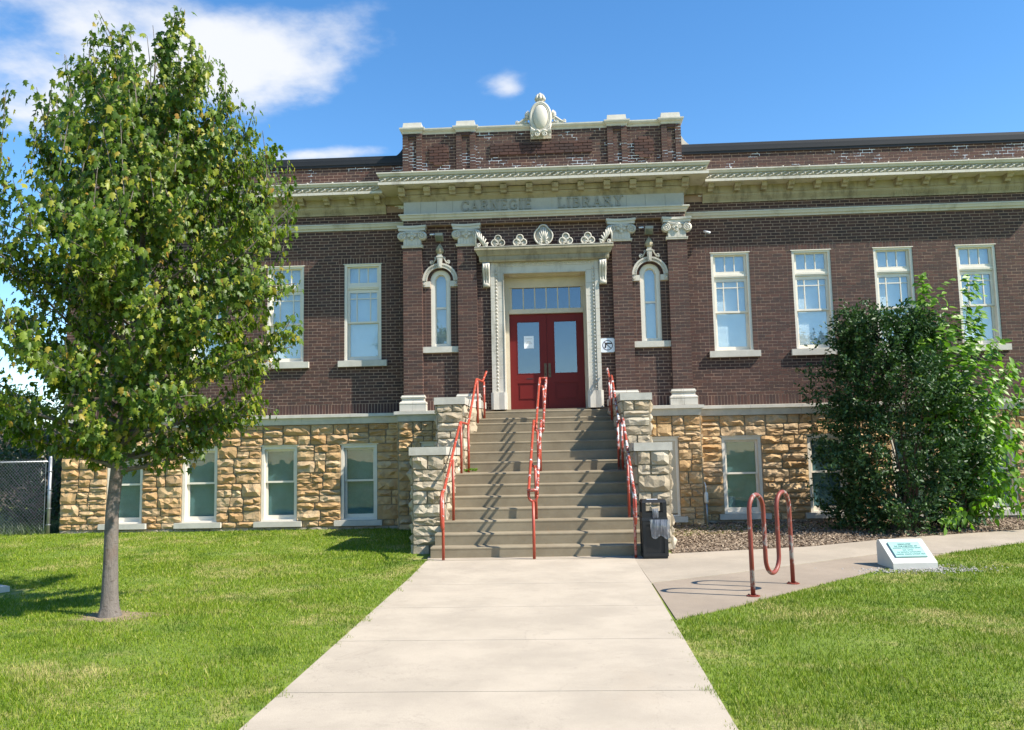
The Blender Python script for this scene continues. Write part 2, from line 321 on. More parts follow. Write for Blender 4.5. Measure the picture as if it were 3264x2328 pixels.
N = Nodes('house_brick'); bt = N.n.new('ShaderNodeTexBrick'); mpn = N.n.new('ShaderNodeMapping'); mpn.inputs['Rotation'].default_value = (PI/2, 0, 0); N.l.new(N.geo.outputs['Position'], mpn.inputs[0]); N.l.new(mpn.outputs[0], bt.inputs['Vector'])
bt.inputs['Scale'].default_value = 1; bt.inputs['Brick Width'].default_value = .2; bt.inputs['Row Height'].default_value = .067; bt.inputs['Mortar Size'].default_value = .006
bt.inputs['Color1'].default_value = (.125, .06, .045, 1); bt.inputs['Color2'].default_value = (.085, .052, .045, 1); bt.inputs['Mortar'].default_value = (.33, .25, .2, 1); M['sidebrick'] = N.done(bt.outputs[0], .9)
M['farbrick'] = plain('far_brick', (.20, .155, .13), .9, .2, 12, .3, .01)

# ------------------------------------------------------------------ ground, paths
def gz(y): return .12+.13*min(1.0, max(0.0, (y+6.5)/6.0))
def gzv(y): return .12+.13*np.clip((y+6.5)/6.0, 0, 1)
mb = MB(); ys = [-1500, -60, -30, -6.5, -.5, 3, 60, 1500]; xs = [-1500, -60, -12, 14, 60, 1500]
vs = [(x, y, gz(y)) for y in ys for x in xs]; nx = len(xs)
mb.add(vs, [(j*nx+i, j*nx+i+1, (j+1)*nx+i+1, (j+1)*nx+i) for j in range(len(ys)-1) for i in range(nx-1)])
lawn = tag(mb.build('ground', M['lawn']), kind='structure')
def clip(poly, yc, keep_low):
    out = []
    for i in range(len(poly)):
        a, b = poly[i], poly[(i+1) % len(poly)]; ia = (a[1] <= yc) == keep_low or a[1] == yc; ib = (b[1] <= yc) == keep_low or b[1] == yc
        if ia: out.append(a)
        if ia != ib:
            t = (yc-a[1])/(b[1]-a[1]); out.append((a[0]+t*(b[0]-a[0]), yc))
    return out
def sheet(poly, dz, mat, name, parent=None, thick=.08):
    from mathutils.geometry import tessellate_polygon
    mb = MB()
    for part in (clip(poly, -6.5, True), clip(poly, -6.5, False)):
        if len(part) < 3: continue
        P = [Vector((p[0], p[1], 0)) for p in part]; tri = tessellate_polygon([P])
        n = len(P); vs = [(p.x, p.y, gz(p.y)+dz) for p in P]+[(p.x, p.y, gz(p.y)+dz-thick) for p in P]
        mb.add(vs, [tuple(t) for t in tri]+[(i, (i+1) % n, n+(i+1) % n, n+i) for i in range(n)], .5)
    o = mb.build(name, mat, parent)
    return o
walk = empty('front_walk', (0, 0, 0)); tag(walk, kind='structure')
wy0 = -5.06; k = 0
while wy0 > -26:
    wy1 = wy0-(1.62 if k else 2.2); e = .005
    def L(y): return -1.86+.012*(-y-5)*1.0
    def Rr(y): return 1.29-.022*max(0, -y-7)
    sheet([(L(wy1), wy1+e), (Rr(wy1), wy1+e), (Rr(wy0), wy0-e), (L(wy0), wy0-e)], .014, M['walk'], 'concrete_slab', walk)
    wy0 = wy1; k += 1
APRON = [(-1.84, -5.052), (-1.9, -4.6), (1.9, -4.55), (1.86, -4.66), (1.30, -4.80), (1.30, -5.052)]
tag(sheet(APRON, .016, M['path'], 'apron'), kind='structure')
PATH_UP = [(1.87, -4.63), (4.18, -4.03), (5.97, -3.07), (8.53, -2.16), (14, -.9)]
JOINT = [(1.302, -7.32), (2.93, -6.23), (4.88, -4.98)]
EDGE = [(1.27, -9.64), (1.99, -8.96), (3.07, -7.79), (4.25, -6.55), (5.1, -5.72), (5.84, -5.03)]
tag(sheet([(1.292, -7.30)]+[(x, y+.012) for x, y in JOINT[1:]]+[(5.84, -5.0), (7.61, -3.87), (14, -2.3)]+PATH_UP[::-1]+[(1.292, -4.81)], .012, M['path'], 'side_path'), kind='structure')
tag(sheet(JOINT[:1]+EDGE[0:1]+EDGE[1:]+[(4.885, -4.995)]+[(2.935, -6.245)], .010, M['pad'], 'rack_pad'), kind='structure')
BED = [(1.93, -4.60), (4.18, -4.01), (5.97, -3.05), (8.53, -2.14), (14, -.88), (14, .1), (2.0, .1)]
tag(sheet(BED, .006, M['soil'], 'mulch_bed', thick=.03), kind='structure')

# ------------------------------------------------------------------ the library
LIB = empty('library_building', (0, 0, 0))
tag(LIB, 'dark brown brick library with rusticated stone basement and cream terracotta portico', 'library')
def part(name, mbx, mat, parent=None, smooth=False, kind=None):
    o = mbx.build(name, mat, parent or LIB, smooth)
    if kind: o['kind'] = kind
    return o
XE = 10.65                                  # half length of the front
ZW, CR = 2.92, .067                         # first stretcher bed, course height
WA, WS, WWD, WZB, WZT = 3.585, 1.719, .82, 3.858, 6.002
WINX = [s*(WA+i*WS+WWD/2) for s in (-1, 1) for i in range(4)]
HW = WWD/2
def slab(mbx, x0, x1, z0, z1, yf, yb, holes):
    X = sorted({x0, x1, *[h[0] for h in holes], *[h[1] for h in holes]}); Z = sorted({z0, z1, *[h[2] for h in holes], *[h[3] for h in holes]})
    X = [x for x in X if x0 <= x <= x1]; Z = [z for z in Z if z0 <= z <= z1]
    for j in range(len(Z)-1):
        i = 0
        while i < len(X)-1:
            inside = lambda i: any(h[0] < (X[i]+X[i+1])/2 < h[1] and h[2] < (Z[j]+Z[j+1])/2 < h[3] for h in holes)
            if inside(i): i += 1; continue
            k = i
            while k+1 < len(X)-1 and not inside(k+1): k += 1
            mbx.box(X[i], X[k+1], yf, yb, Z[j], Z[j+1]); i = k+1
BR = []                                     # every brick: x0, x1, z0, z1, y front, depth
BL, BJ = .200, .0125
def course(x0, x1, z, y, off, h=CR, dep=.06, L=BL):
    x = x0-off
    while x < x1-.02:
        a, b = max(x, x0), min(x+L-BJ, x1)
        if b-a > .028:
            jy = random.uniform(-.0014, .0014); jz = random.uniform(-.0012, .0012)
            BR.append((a, b, z+BJ/2+jz, z+h-BJ/2+jz, y+jy, dep))
        x += L
def bricks(x0, x1, z0, z1, y, blocked=None, dep=.06, jamb=None):
    n = int(round((z1-z0)/CR)); h = (z1-z0)/n
    for i in range(n):
        z = z0+i*h; off = (BL/2 if i % 2 else 0)+(.05 if i % 12 == 6 else 0)
        bl = sorted(blocked(z, z+h)) if blocked else []
        cur = x0; segs = []
        for (a, b, jm) in bl:
            if a > cur: segs.append((cur, a, jm))
            cur = max(cur, b)
        if cur < x1: segs.append((cur, x1, False))
        for (a, b, jm) in segs:
            la, lb = a, b
            if bl and jamb:
                if any(abs(b_[1]-a) < 1e-6 and b_[2] for b_ in bl): BR.append((a, a+.098, z+BJ/2, z+h-BJ/2, y, dep)); la = a+.108
                if any(abs(b_[0]-b) < 1e-6 and b_[2] for b_ in bl): BR.append((b-.098, b, z+BJ/2, z+h-BJ/2, y, dep)); lb = b-.108
            course(la, lb, z, y, (off+(la-x0)) % BL if not bl else off, h, dep)
def soldiers(x0, x1, z0, z1, y, pitch=CR, dep=.06):
    n = max(1, int(round((x1-x0)/pitch))); p = (x1-x0)/n
    for i in range(n): BR.append((x0+i*p+BJ/2, x0+(i+1)*p-BJ/2, z0+BJ/2, z1-BJ/2, y+random.uniform(-.0013, .0013), dep))
def stack(x0, x1, z0, z1, y, dep=.07):
    n = int(round((z1-z0)/CR)); h = (z1-z0)/n
    for i in range(n): BR.append((x0, x1, z0+i*h+BJ/2, z0+(i+1)*h-BJ/2, y, dep))
MY = .0035                                   # mortar lies this far behind the brick faces
for s in (-1, 1):
    wallmb = MB(); topmb = MB()
    x0, x1 = (-XE, -3.0) if s < 0 else (3.0, XE)
    wx = [x for x in WINX if x*s > 0]
    holes = [(x-HW, x+HW, WZB-.135, WZT) for x in wx]
    slab(wallmb, x0, x1, 2.66, 7.2, MY, .34, holes)
    topmb.box(x0, x1, MY, .34, 7.20, 8.24)
    soldiers(x0, x1, 2.705, ZW, 0)
    def blk(za, zb):
        r = []
        zc = (za+zb)/2
        for x in wx:
            if WZB < zc < WZT: r.append((x-HW, x+HW, True))
            elif WZB-.136 < zc < WZB: r.append((x-HW-.12, x+HW+.13, False))
            elif WZT < zc < WZT+2*CR: r.append((x-HW-.13, x+HW+.13, False))
        return r
    bricks(x0, x1, ZW, ZW+58*CR, 0, blk, jamb=True)
    for x in wx: soldiers(x-HW-.13, x+HW+.13, WZT, WZT+2*CR, -.001)
    bricks(x0, x1, ZW+59*CR, ZW+59*CR+4*CR, 0)
    bricks(x0, x1, 7.70, 8.236, 0)
    part('brick_wall', wallmb, M['mortar']); part('parapet_wall', topmb, M['mortar_patched'])
hull = MB()                                  # back, sides and roof deck close the building
hull.box(-XE, -XE+.3, .345, 9, .1, 8.2); hull.box(XE-.3, XE, .345, 9, .1, 8.2); hull.box(-XE, XE, 9.003, 9.3, .1, 8.2); hull.box(-XE+.31, XE-.31, .6, 9, 8.0, 8.15)
part('rear_wall', hull, M['sidebrick'])
fl = MB(); fl.box(-XE+.31, XE-.31, .36, 8.98, 2.35, 2.55); part('floor_slab', fl, M['inside'])

# --- portico walls
PW, PF = -.335, -.455                       # wall face between the pilasters, pilaster face
OUT, INN = (2.612, 3.02), (1.44, 1.85)
pm = MB(); ACX = 2.233
holes = [(-1.12, 1.12, 2.5, 5.9)]+[(s*ACX-.215, s*ACX+.215, 4.066, 5.76) for s in (-1, 1)]
slab(pm, -3.0, 3.0, 2.66, 6.69, PW+MY, .30, holes)
part('portico_wall', pm, M['mortar'])
for s in (-1, 1):
    a, b = sorted((s*INN[1], s*OUT[0])); c_ = s*ACX
    def blkb(za, zb):
        zc = (za+zb)/2
        if 3.94 < zc < 4.066: return [(a, b, False)]
        if 4.066 < zc < 5.36: return [(c_-.215, c_+.215, True)]
        if 5.36 < zc < 5.48: return [(a, b, False)]
        if 5.48 < zc < 5.88: w = math.sqrt(max(0, .385**2-(zc-5.5)**2)); return [(c_-w, c_+w, False)]
        return []
    soldiers(a, b, 2.705, ZW, PW); bricks(a, b, ZW, 6.69, PW, blkb, jamb=True)
    a, b = sorted((s*1.15, s*INN[0])); bricks(a, b, 2.705, 5.84, PW)
bricks(-INN[0], INN[0], 5.845, 6.69, PW)
frz = MB(); frz.box(-3.005, 3.005, PF+MY, 0.0, 6.69, 6.80); part('entablature_core', frz, M['mortar'])
bricks(-3.005, 3.005, 6.692, 6.80, PF, dep=.1)
nwall = len(BR)
# pilaster shafts: the bricks run back to the wall
PBR = []
for (xa, xb, outer) in [(-OUT[1], -OUT[0], 1), (-INN[1], -INN[0], 0), (INN[0], INN[1], 0), (OUT[0], OUT[1], 1)]:
    core = MB(); core.box(xa+MY, xb-MY, PF+MY, PW+.05 if not outer else -.002, 3.04, 6.205)
    sh = part('pilaster', core, M['mortar'])
    n = 47; h = (6.205-3.04)/n; w = xb-xa
    for i in range(n):
        z = 3.04+i*h; xs_ = [(xa, xa+w/2-.005), (xa+w/2+.005, xb)] if i % 2 == 0 else [(xa, xa+.1), (xa+.11, xb-.11), (xb-.1, xb)]
        for (p, q) in xs_: PBR.append((p, q, z+BJ/2, z+h-BJ/2, PF+random.uniform(-.0013, .0013), (.112 if not outer else .45), sh))
# parapet of the portico
pp = MB(); pp.box(-2.995, 2.995, -.40+MY, .25, 7.66, 8.74)
PIER = [(-3.012, -2.59), (-1.845, -1.422), (1.422, 1.845), (2.575, 2.995)]
for (a, b) in PIER: pp.box(a+.128, b-.128, -.43+MY, -.385, 7.66, 8.74); pp.box(a+MY, a+.12, -.46+MY, -.385, 7.66, 8.74); pp.box(b-.12, b-MY, -.46+MY, -.385, 7.66, 8.74)
part('parapet_core', pp, M['mortar_patched'])
for (a, b) in PIER:                          # piers with a sunk centre strip
    stack(a, a+.125, 7.70, 8.74, -.46); stack(b-.125, b, 7.70, 8.74, -.46)
    bricks(a+.13, b-.13, 7.70, 7.93, -.46, dep=.07); bricks(a+.13, b-.13, 8.66, 8.74, -.46, dep=.07); bricks(a+.13, b-.13, 7.93, 8.66, -.43, dep=.05)
for (a, b) in [(-2.59, -1.845), (1.845, 2.575)]:
    c0 = (a+b)/2
    bricks(a, b, 7.70, 8.74, -.40, dep=.05)
    bricks(c0-.21, c0+.21, 8.10, 8.43, -.437, dep=.04); bricks(c0-.12, c0+.12, 8.03, 8.10, -.437, dep=.04); bricks(c0-.12, c0+.12, 8.43, 8.50, -.437, dep=.04)
bricks(-1.422, 1.422, 7.70, 8.74, -.40, dep=.05); bricks(-1.10, 1.10, 8.20, 8.47, -.437, dep=.04)
# individual bricks: the pilaster bricks nearest the eye; the rest in one part
PBR.sort(key=lambda b: abs(b[2]-4.0)); bm_cache = {}
rest = MB()
for i, (a, b, z0, z1, y, d, sh) in enumerate(PBR):
    if i < 290:
        key = (round(b-a, 3), round(z1-z0, 4), d)
        if key not in bm_cache:
            t = MB(); w, hh = (b-a)/2, (z1-z0)/2; t.box(-w, w, 0, d, -hh, hh, .0); bm_cache[key] = t.mesh('brick', M['brick'])
        link('brick', bm_cache[key], sh, Vector(((a+b)/2, y, (z0+z1)/2)))
    else: rest.box(a, b, y, y+d, z0, z1)
for (a, b, z0, z1, y, d) in BR: rest.box(a, b, y, y+d, z0, z1)
part('brickwork', rest, M['brick'], kind='stuff')

# --- rusticated basement
def split(x0, x1, z0, z1, out, wmax=.50, hmax=.27):
    w, h = x1-x0, z1-z0; wl_ = wmax*random.uniform(.75, 1.15); hl = hmax*random.uniform(.72, 1.15)
    if w > wl_ and (w/wl_ >= h/hl):
        t = random.uniform(.38, .62) if w < 2*wmax else random.uniform(.3, .7); c_ = x0+w*t; split(x0, c_, z0, z1, out, wmax, hmax); split(c_, x1, z0, z1, out, wmax, hmax)
    elif h > hl:
        t = random.uniform(.36, .64); c_ = z0+h*t; split(x0, x1, z0, c_, out, wmax, hmax); split(x0, x1, c_, z1, out, wmax, hmax)
    else: out.append((x0, x1, z0, z1))
def rock(w, h, amp, joint=.016, cell=.09):
    nx, nz = max(3, int(round(w/cell))), max(3, int(round(h/cell))); nx, nz = min(nx, 7), min(nz, 5)
    hw, hh = w/2-joint/2, h/2-joint/2; vs, fs = [], []
    tx, tz = random.uniform(-.5, .5), random.uniform(-.2, .8); base = amp*random.uniform(.55, 1.0)
    ridge = random.uniform(-.4, .4); ra = random.uniform(-1, 1)
    for j in range(nz+1):
        for i in range(nx+1):
            u, v = 2*i/nx-1, 2*j/nz-1; edge = (i in (0, nx)) or (j in (0, nz))
            x, z = u*hw, v*hh
            if edge:
                y = -random.uniform(.012, .04); corner = (i in (0, nx)) and (j in (0, nz)); k = .93 if corner else random.uniform(.965, 1.0); x *= k; z *= k
            else:
                x += random.uniform(-.35, .35)*w/nx*.8; z += random.uniform(-.35, .35)*h/nz*.8
                d = abs(v-ridge-ra*u*.6); y = -(base*(.45+.55*max(0, 1-1.1*d))*(1+.45*tx*u+.35*tz*v)*(1-.2*max(abs(u), abs(v))**4)+random.uniform(-.3, .3)*amp*1.15)
                y = min(y, -.012)
            vs.append((x, y, z))
    n = nx+1
    for j in range(nz):
        for i in range(nx):
            a, b, c_, d_ = j*n+i, j*n+i+1, (j+1)*n+i+1, (j+1)*n+i
            fs += [(a, b, c_), (a, c_, d_)] if random.random() < .5 else [(a, b, d_), (b, c_, d_)]
    per = [i for i in range(n)]+[j*n+nx for j in range(1, nz+1)]+[nz*n+i for i in range(nx-1, -1, -1)]+[j*n for j in range(nz-1, 0, -1)]
    b0 = len(vs); vs += [(vs[i][0], .03, vs[i][2]) for i in per]; L_ = len(per)
    fs += [(per[i], b0+i, b0+(i+1) % L_, per[(i+1) % L_]) for i in range(L_)]
    t = MB(); t.add(vs, fs, .0); return t
def stones(rects, origin, udir, mat, parent, amp=.095, name='stone'):
    ang = math.atan2(udir[1], udir[0])
    for (a, b, z0, z1) in rects:
        t = rock(b-a, z1-z0, amp*min(1.1, .5+1.8*min(b-a, z1-z0)))
        o = link(name, t.mesh(name, mat), parent)
        u = (a+b)/2; o.location = Vector((origin[0]+udir[0]*u, origin[1]+udir[1]*u, (z0+z1)/2))-wloc(parent); o.rotation_euler = (0, 0, ang)
BW = [(-9.62, -8.83), (-7.95, -7.18), (-6.21, -5.43), (-4.47, -3.69), (3.64, 4.45), (5.41, 6.2), (7.13, 7.92), (8.83, 9.62)]   # basement windows
BZ0, BZ1 = .44, 2.045
basem = MB(); holesb = [(a, b, BZ0-.12, BZ1) for a, b in BW]
slab(basem, -XE, -3.14, .0, 2.5, .004, .4, holesb); slab(basem, 3.14, XE, .0, 2.5, .004, .4, holesb)
slab(basem, -3.14, 3.14, .0, 2.5, -.47, .4, [(-2.66, -2.05, .42, 2.06), (2.05, 2.66, .42, 2.06)])
bwall = part('stone_wall', basem, M['stone_mortar'])
def band(x0, x1, wins, plane, z0):
    R = []
    split(x0, x1, 2.055, 2.49, R, .60, .26)
    ed = [x0]
    for a, b in wins: ed += [a, b]
    ed.append(x1)
    for i in range(0, len(ed), 2):
        if ed[i+1]-ed[i] > .12:
            split(ed[i], ed[i+1], BZ0+.0, 2.055, R, .62, .28)
            sa, sb = ed[i]+(.13 if i > 0 else 0), ed[i+1]-(.13 if i+2 < len(ed) else 0)
            split(sa, sb, BZ0-.125, BZ0, R, .4, .2)
    stones(R, (0, plane, 0), (1, 0), M['rock'], bwall)
    Q = []; split(x0, x1, z0, BZ0-.13, Q, .55, .2); stones(Q, (0, plane, 0), (1, 0), M['plinth_rock'], bwall, .04, 'plinth_stone')
band(-XE, -3.15, BW[:4], 0, .10); band(3.15, XE, BW[4:], 0, .10)
for s in (-1, 1):
    R = []
    for (a, b, z0, z1) in [(2.66, 3.13, .1, 2.06), (2.02, 3.13, 2.06, 2.49), (2.0, 2.66, .1, .38)]:
        a, b = sorted((s*a, s*b)); split(a, b, z0, z1, R, .42, .26)
    stones(R, (0, -.475, 0), (1, 0), M['rock'], bwall)
    R = []; split(.02, .46, .1, 2.49, R, .5, .27)                 # the return to the wing wall
    if s > 0: stones(R, (3.145, -.47, 0), (0, 1), M['rock'], bwall, .05)
    else: stones(R, (-3.145, 0, 0), (0, -1), M['rock'], bwall, .05)
R = []; split(.3, 8.7, .1, 2.49, R, .6, .3); stones(R, (XE, 0, 0), (0, 1), M['rock'], bwall)
R = []; split(-8.7, -.3, .1, 2.49, R, .6, .3); stones(R, (-XE, 0, 0), (0, -1), M['rock'], bwall)

# --- water table (stone belt course) in blocks
def blocks(path_pts, prof, n, name, mat, parent=None, gap=.004):
    (xa, ya), (xb, yb) = path_pts
    for i in range(n):
        t0, t1 = i/n, (i+1)/n; g_ = gap/2/max(.01, math.hypot(xb-xa, yb-ya))
        p0 = (xa+(xb-xa)*(t0+g_), ya+(yb-ya)*(t0+g_)); p1 = (xa+(xb-xa)*(t1-g_), ya+(yb-ya)*(t1-g_))
        t = MB(); t.sweep([p0, p1], prof); part(name, t, mat, parent)
WTP = [(-.12, 2.49), (.07, 2.49), (.10, 2.63), (.145, 2.632), (.145, 2.695), (.03, 2.706), (-.12, 2.706)]
WT0 = MB(); WT0.box(-XE, XE, .06, .3, 2.5, 2.66); wt = part('belt_course', WT0, M['limestone'])
blocks(((-XE, 0), (-3.17, 0)), WTP, 7, 'belt_stone', M['limestone'], wt); blocks(((3.17, 0), (XE, 0)), WTP, 7, 'belt_stone', M['limestone'], wt)
for s in (-1, 1):
    t = MB(); t.sweep([(-3.06, 0.0), (-3.06, -.46), (-1.5, -.46)] if s < 0 else [(1.5, -.46), (3.06, -.46), (3.06, 0.0)], [(d if d > 0 else -.2, z+.001) for d, z in WTP]); part('belt_stone', t, M['limestone'], wt)

# --- string course, bed moulding, cornice of the wings and of the portico
STR = [(-.02, 6.755), (.035, 6.755), (.04, 6.785), (.07, 6.81), (.085, 6.855), (.10, 6.86), (.10, 6.89), (-.02, 6.89)]
def eggs(mbx, xa, xb, y, z, p, r):
    n = int((xb-xa)/p)
    for i in range(n):
        x = xa+(i+.5)*(xb-xa)/n
        mbx.ball((x, y, z), (r*.62, r*.55, r), 7, 5); mbx.box(x+p/2-.006, x+p/2+.006, y-.006, y+.02, z-r, z+r*.9)
for (xa, xb) in ((-XE, -3.0), (3.0, XE)):
    t = MB(); t.sweep([(xa, 0), (xb, 0)], STR); strc = part('string_course', t, M['terra']); t = MB(); eggs(t, xa+.02, xb-.02, -.06, 6.822, .10, .028); part('egg_moulding', t, M['terra'], strc, True, 'stuff')
BED_ = [(-.02, 7.10), (.03, 7.10), (.04, 7.15), (.09, 7.22), (.10, 7.27), (.12, 7.28), (.12, 7.45), (-.02, 7.45)]
COR = [(.10, 7.44), (.46, 7.44), (.46, 7.495), (.425, 7.50), (.425, 7.615), (.455, 7.625), (.475, 7.67), (.49, 7.675), (.49, 7.70), (.10, 7.72), (-.1, 7.73), (-.1, 7.46)]
def mod_block(t, x, y, w=.12):
    prof = [(y, 7.30), (y-.10, 7.30), (y-.12, 7.34), (y-.19, 7.36), (y-.215, 7.40), (y-.225, 7.445), (y, 7.445)]
    t.poly(prof, 'x', x-w/2, x+w/2)
scroll_me = None
def scroll_mesh():
    t = MB(); pts = []
    for i in range(11):
        u = i/10; pts.append((-.10+.20*u, 0, .036*math.sin((u-.5)*PI)))
    t.tube(pts, [.008]+[.0125]*9+[.008], 5)
    sp_ = []
    for i in range(10):
        a = i/9*1.6*PI+PI*.1; rr_ = .040*(1-i/9*.45); sp_.append((.0+rr_*math.cos(a)*1.0, 0, .002+rr_*math.sin(a)))
    t.tube([(x+.0, y, z) for x, y, z in sp_], .0065, 4)
    t.ball((0, -.004, 0.002), (.020, .016, .020), 8, 5)
    return t.mesh('scroll', M['terra'], Vector((0, 0, 0)), True)
scroll_me = scroll_mesh()
def cornice(xa, xb, yf, nmod, nblk, name):
    core = MB(); core.sweep([(xa, yf), (xb, yf)], [(d, z) for d, z in [(-.05, 7.28), (.11, 7.28), (.11, 7.46), (-.05, 7.46)]])
    c0 = part(name, core, M['terra_old'])
    t = MB(); t.sweep([(xa, yf), (xb, yf)], BED_[:6]+[(-.02, 7.285)]); part('bed_moulding', t, M['terra_old'], c0)
    t = MB()
    n = int((xb-xa)/.052)
    for i in range(n):
        x = xa+(i+.5)*(xb-xa)/n; t.poly([(yf-.028, 7.11), (yf-.05, 7.15), (yf-.098, 7.225), (yf-.07, 7.225)], 'x', x-.017, x+.017)
    part('leaf_moulding', t, M['terra_old'], c0, False, 'stuff')
    for i in range(nblk):
        a, b = xa+(xb-xa)*i/nblk+.002, xa+(xb-xa)*(i+1)/nblk-.002
        t = MB(); t.sweep([(a, yf), (b, yf)], COR); blk_ = part('cornice_block', t, M['terra'], c0)
        # raised roll over the joint
    t = MB()
    for i in range(1, nblk): x = xa+(xb-xa)*i/nblk; t.tube([(x, yf-.08, 7.722), (x, yf-.47, 7.705)], .022, 6)
    part('joint_roll', t, M['terra'], c0, True)
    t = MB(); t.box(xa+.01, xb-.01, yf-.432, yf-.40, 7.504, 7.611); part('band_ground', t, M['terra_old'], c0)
    n = int(round((xb-xa-.06)/.166)); p = (xb-xa-.06)/n
    for i in range(n): link('scroll', scroll_me, c0, Vector((xa+.03+(i+.5)*p, yf-.444, 7.557)))
    for i in range(nmod):
        x = xa+.15+(xb-xa-.3)*i/(nmod-1); t = MB(); mod_block(t, x, yf-.115); part('modillion', t, M['terra_old'], c0)
    return c0
cw1 = cornice(-XE-.46, -3.46, 0, 14, 14, 'cornice'); cw2 = cornice(3.46, XE+.46, 0, 14, 14, 'cornice')
for (xa, xb) in ((-3.46, -3.02), (3.02, 3.46)): t = MB(); t.box(xa, xb, -.10, .2, 7.29, 7.71); part('cornice_return', t, M['terra_old'])
# portico entablature
ARC = [(-.05, 6.80), (.02, 6.80), (.025, 6.825), (.055, 6.85), (.07, 6.895), (.095, 6.90), (.095, 6.928), (-.05, 6.93)]
t = MB(); t.sweep([(-3.0, 0.0), (-3.0, PF), (3.0, PF), (3.0, 0.0)], ARC); arch = part('architrave', t, M['terra'])
t = MB(); eggs(t, -2.99, 2.99, PF-.05, 6.864, .095, .026); part('egg_moulding', t, M['terra'], arch, True, 'stuff')
t = MB(); t.box(-2.985, 2.985, PF+.02, .0, 6.931, 7.45); fz = part('frieze', t, M['terra_old'])
e_ = [-2.995, -2.63, -2.28, -1.93, -1.2, -.5, .2, .85, 1.55, 1.78, 2.18, 2.6, 2.995]
for a, b in zip(e_[:-1], e_[1:]): t = MB(); t.box(a+.002, b-.002, PF-.012, PF+.06, 6.931, 7.208); part('frieze_block', t, M['frieze'], fz)
BED2 = [(-.02, 7.209), (.02, 7.209), (.03, 7.235), (.09, 7.29), (.10, 7.33), (.12, 7.335), (.12, 7.45), (-.02, 7.45)]
t = MB(); t.sweep([(-3.0, 0.0), (-3.0, PF), (3.0, PF), (3.0, 0.0)], BED2[:6]+[(-.02, 7.34)]); part('bed_moulding', t, M['terra_old'], fz)
pc = MB(); pc.sweep([(-3.0, 0.0), (-3.0, PF), (3.0, PF), (3.0, 0.0)], [(-.05, 7.34), (.10, 7.34), (.10, 7.46), (-.05, 7.46)]); pc0 = part('cornice', pc, M['terra_old'])
t = MB()
n = 118
for i in range(n):
    x = -3.05+6.1*(i+.5)/n; t.poly([(PF-.022, 7.215), (PF-.04, 7.24), (PF-.096, 7.295), (PF-.06, 7.295)], 'x', x-.017, x+.017)
part('leaf_moulding', t, M['terra_old'], pc0, False, 'stuff')
COR2 = [(d, z+.03) for d, z in COR]
t = MB(); t.sweep([(-3.0, 0.2), (-3.0, PF), (-2.73, PF)], COR2); part('cornice_block', t, M['terra'], pc0)
t = MB(); t.sweep([(2.73, PF), (3.0, PF), (3.0, 0.2)], COR2); part('cornice_block', t, M['terra'], pc0)
for i in range(10): a, b = -2.73+.546*i+.002, -2.73+.546*(i+1)-.002; t = MB(); t.sweep([(a, PF), (b, PF)], COR2); part('cornice_block', t, M['terra'], pc0)
t = MB()
for i in range(11): x = -2.73+.546*i; t.tube([(x, PF-.08, 7.752), (x, PF-.47, 7.735)], .022, 6)
part('joint_roll', t, M['terra'], pc0, True)
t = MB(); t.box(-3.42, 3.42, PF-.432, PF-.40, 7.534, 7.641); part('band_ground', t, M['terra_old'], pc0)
n = 41
for i in range(n): link('scroll', scroll_me, pc0, Vector((-3.40+6.8*(i+.5)/n, PF-.444, 7.587)))
for i in range(12): t = MB(); mod_block(t, -3.0+6.0*i/11, PF-.10, .135); part('modillion', t, M['terra_old'], pc0)
t = MB(); t.box(-3.09, 3.09, PF-.12, PF-.10, 7.345, 7.455); part('soffit_panel', t, M['terra_old'], pc0)
# lettering on the frieze
GL = {'C': (.72, [[(.70, .80), (.60, .93), (.42, 1), (.22, .95), (.08, .78), (.03, .5), (.08, .22), (.22, .05), (.42, 0), (.60, .07), (.70, .2)], [(.70, .72), (.70, .95)], ]),
      'A': (.86, [[(.10, 0), (.43, 1), (.76, 0)], [(.25, .36), (.62, .36)], [(0, 0), (.22, 0)], [(.64, 0), (.88, 0)]]),
      'R': (.80, [[(.14, 0), (.14, 1)], [(.02, 1), (.42, 1), (.58, .9), (.6, .74), (.56, .6), (.42, .5), (.14, .5)], [(.40, .5), (.72, 0)], [(.02, 0), (.27, 0)], [(.64, 0), (.82, 0)]]),
      'N': (.86, [[(.14, 0), (.14, 1), (.72, 0), (.72, 1)], [(.0, 1), (.16, 1)], [(.02, 0), (.27, 0)], [(.6, 1), (.85, 1)]]),
      'E': (.66, [[(.14, 0), (.14, 1)], [(.02, 1), (.58, 1), (.58, .84)], [(.14, .52), (.46, .52)], [(.02, 0), (.60, 0), (.60, .17)]]),
      'G': (.80, [[(.68, .80), (.58, .93), (.42, 1), (.22, .95), (.08, .78), (.03, .5), (.08, .22), (.22, .05), (.42, 0), (.58, .06), (.68, .14), (.68, .42)], [(.50, .42), (.78, .42)]]),
      'I': (.34, [[(.17, 0), (.17, 1)], [(.04, 0), (.30, 0)], [(.04, 1), (.30, 1)]]),
      'L': (.64, [[(.14, 1), (.14, 0)], [(.02, 1), (.28, 1)], [(.02, 0), (.60, 0), (.60, .18)]]),
      'B': (.72, [[(.14, 0), (.14, 1)], [(.02, 1), (.40, 1), (.54, .9), (.56, .76), (.52, .62), (.40, .53), (.14, .53)], [(.40, .53), (.58, .45), (.64, .28), (.58, .1), (.42, 0), (.02, 0)]]),
      'Y': (.80, [[(.08, 1), (.40, .46), (.72, 1)], [(.40, .46), (.40, 0)], [(-.02, 1), (.22, 1)], [(.60, 1), (.82, 1)], [(.27, 0), (.53, 0)]])}
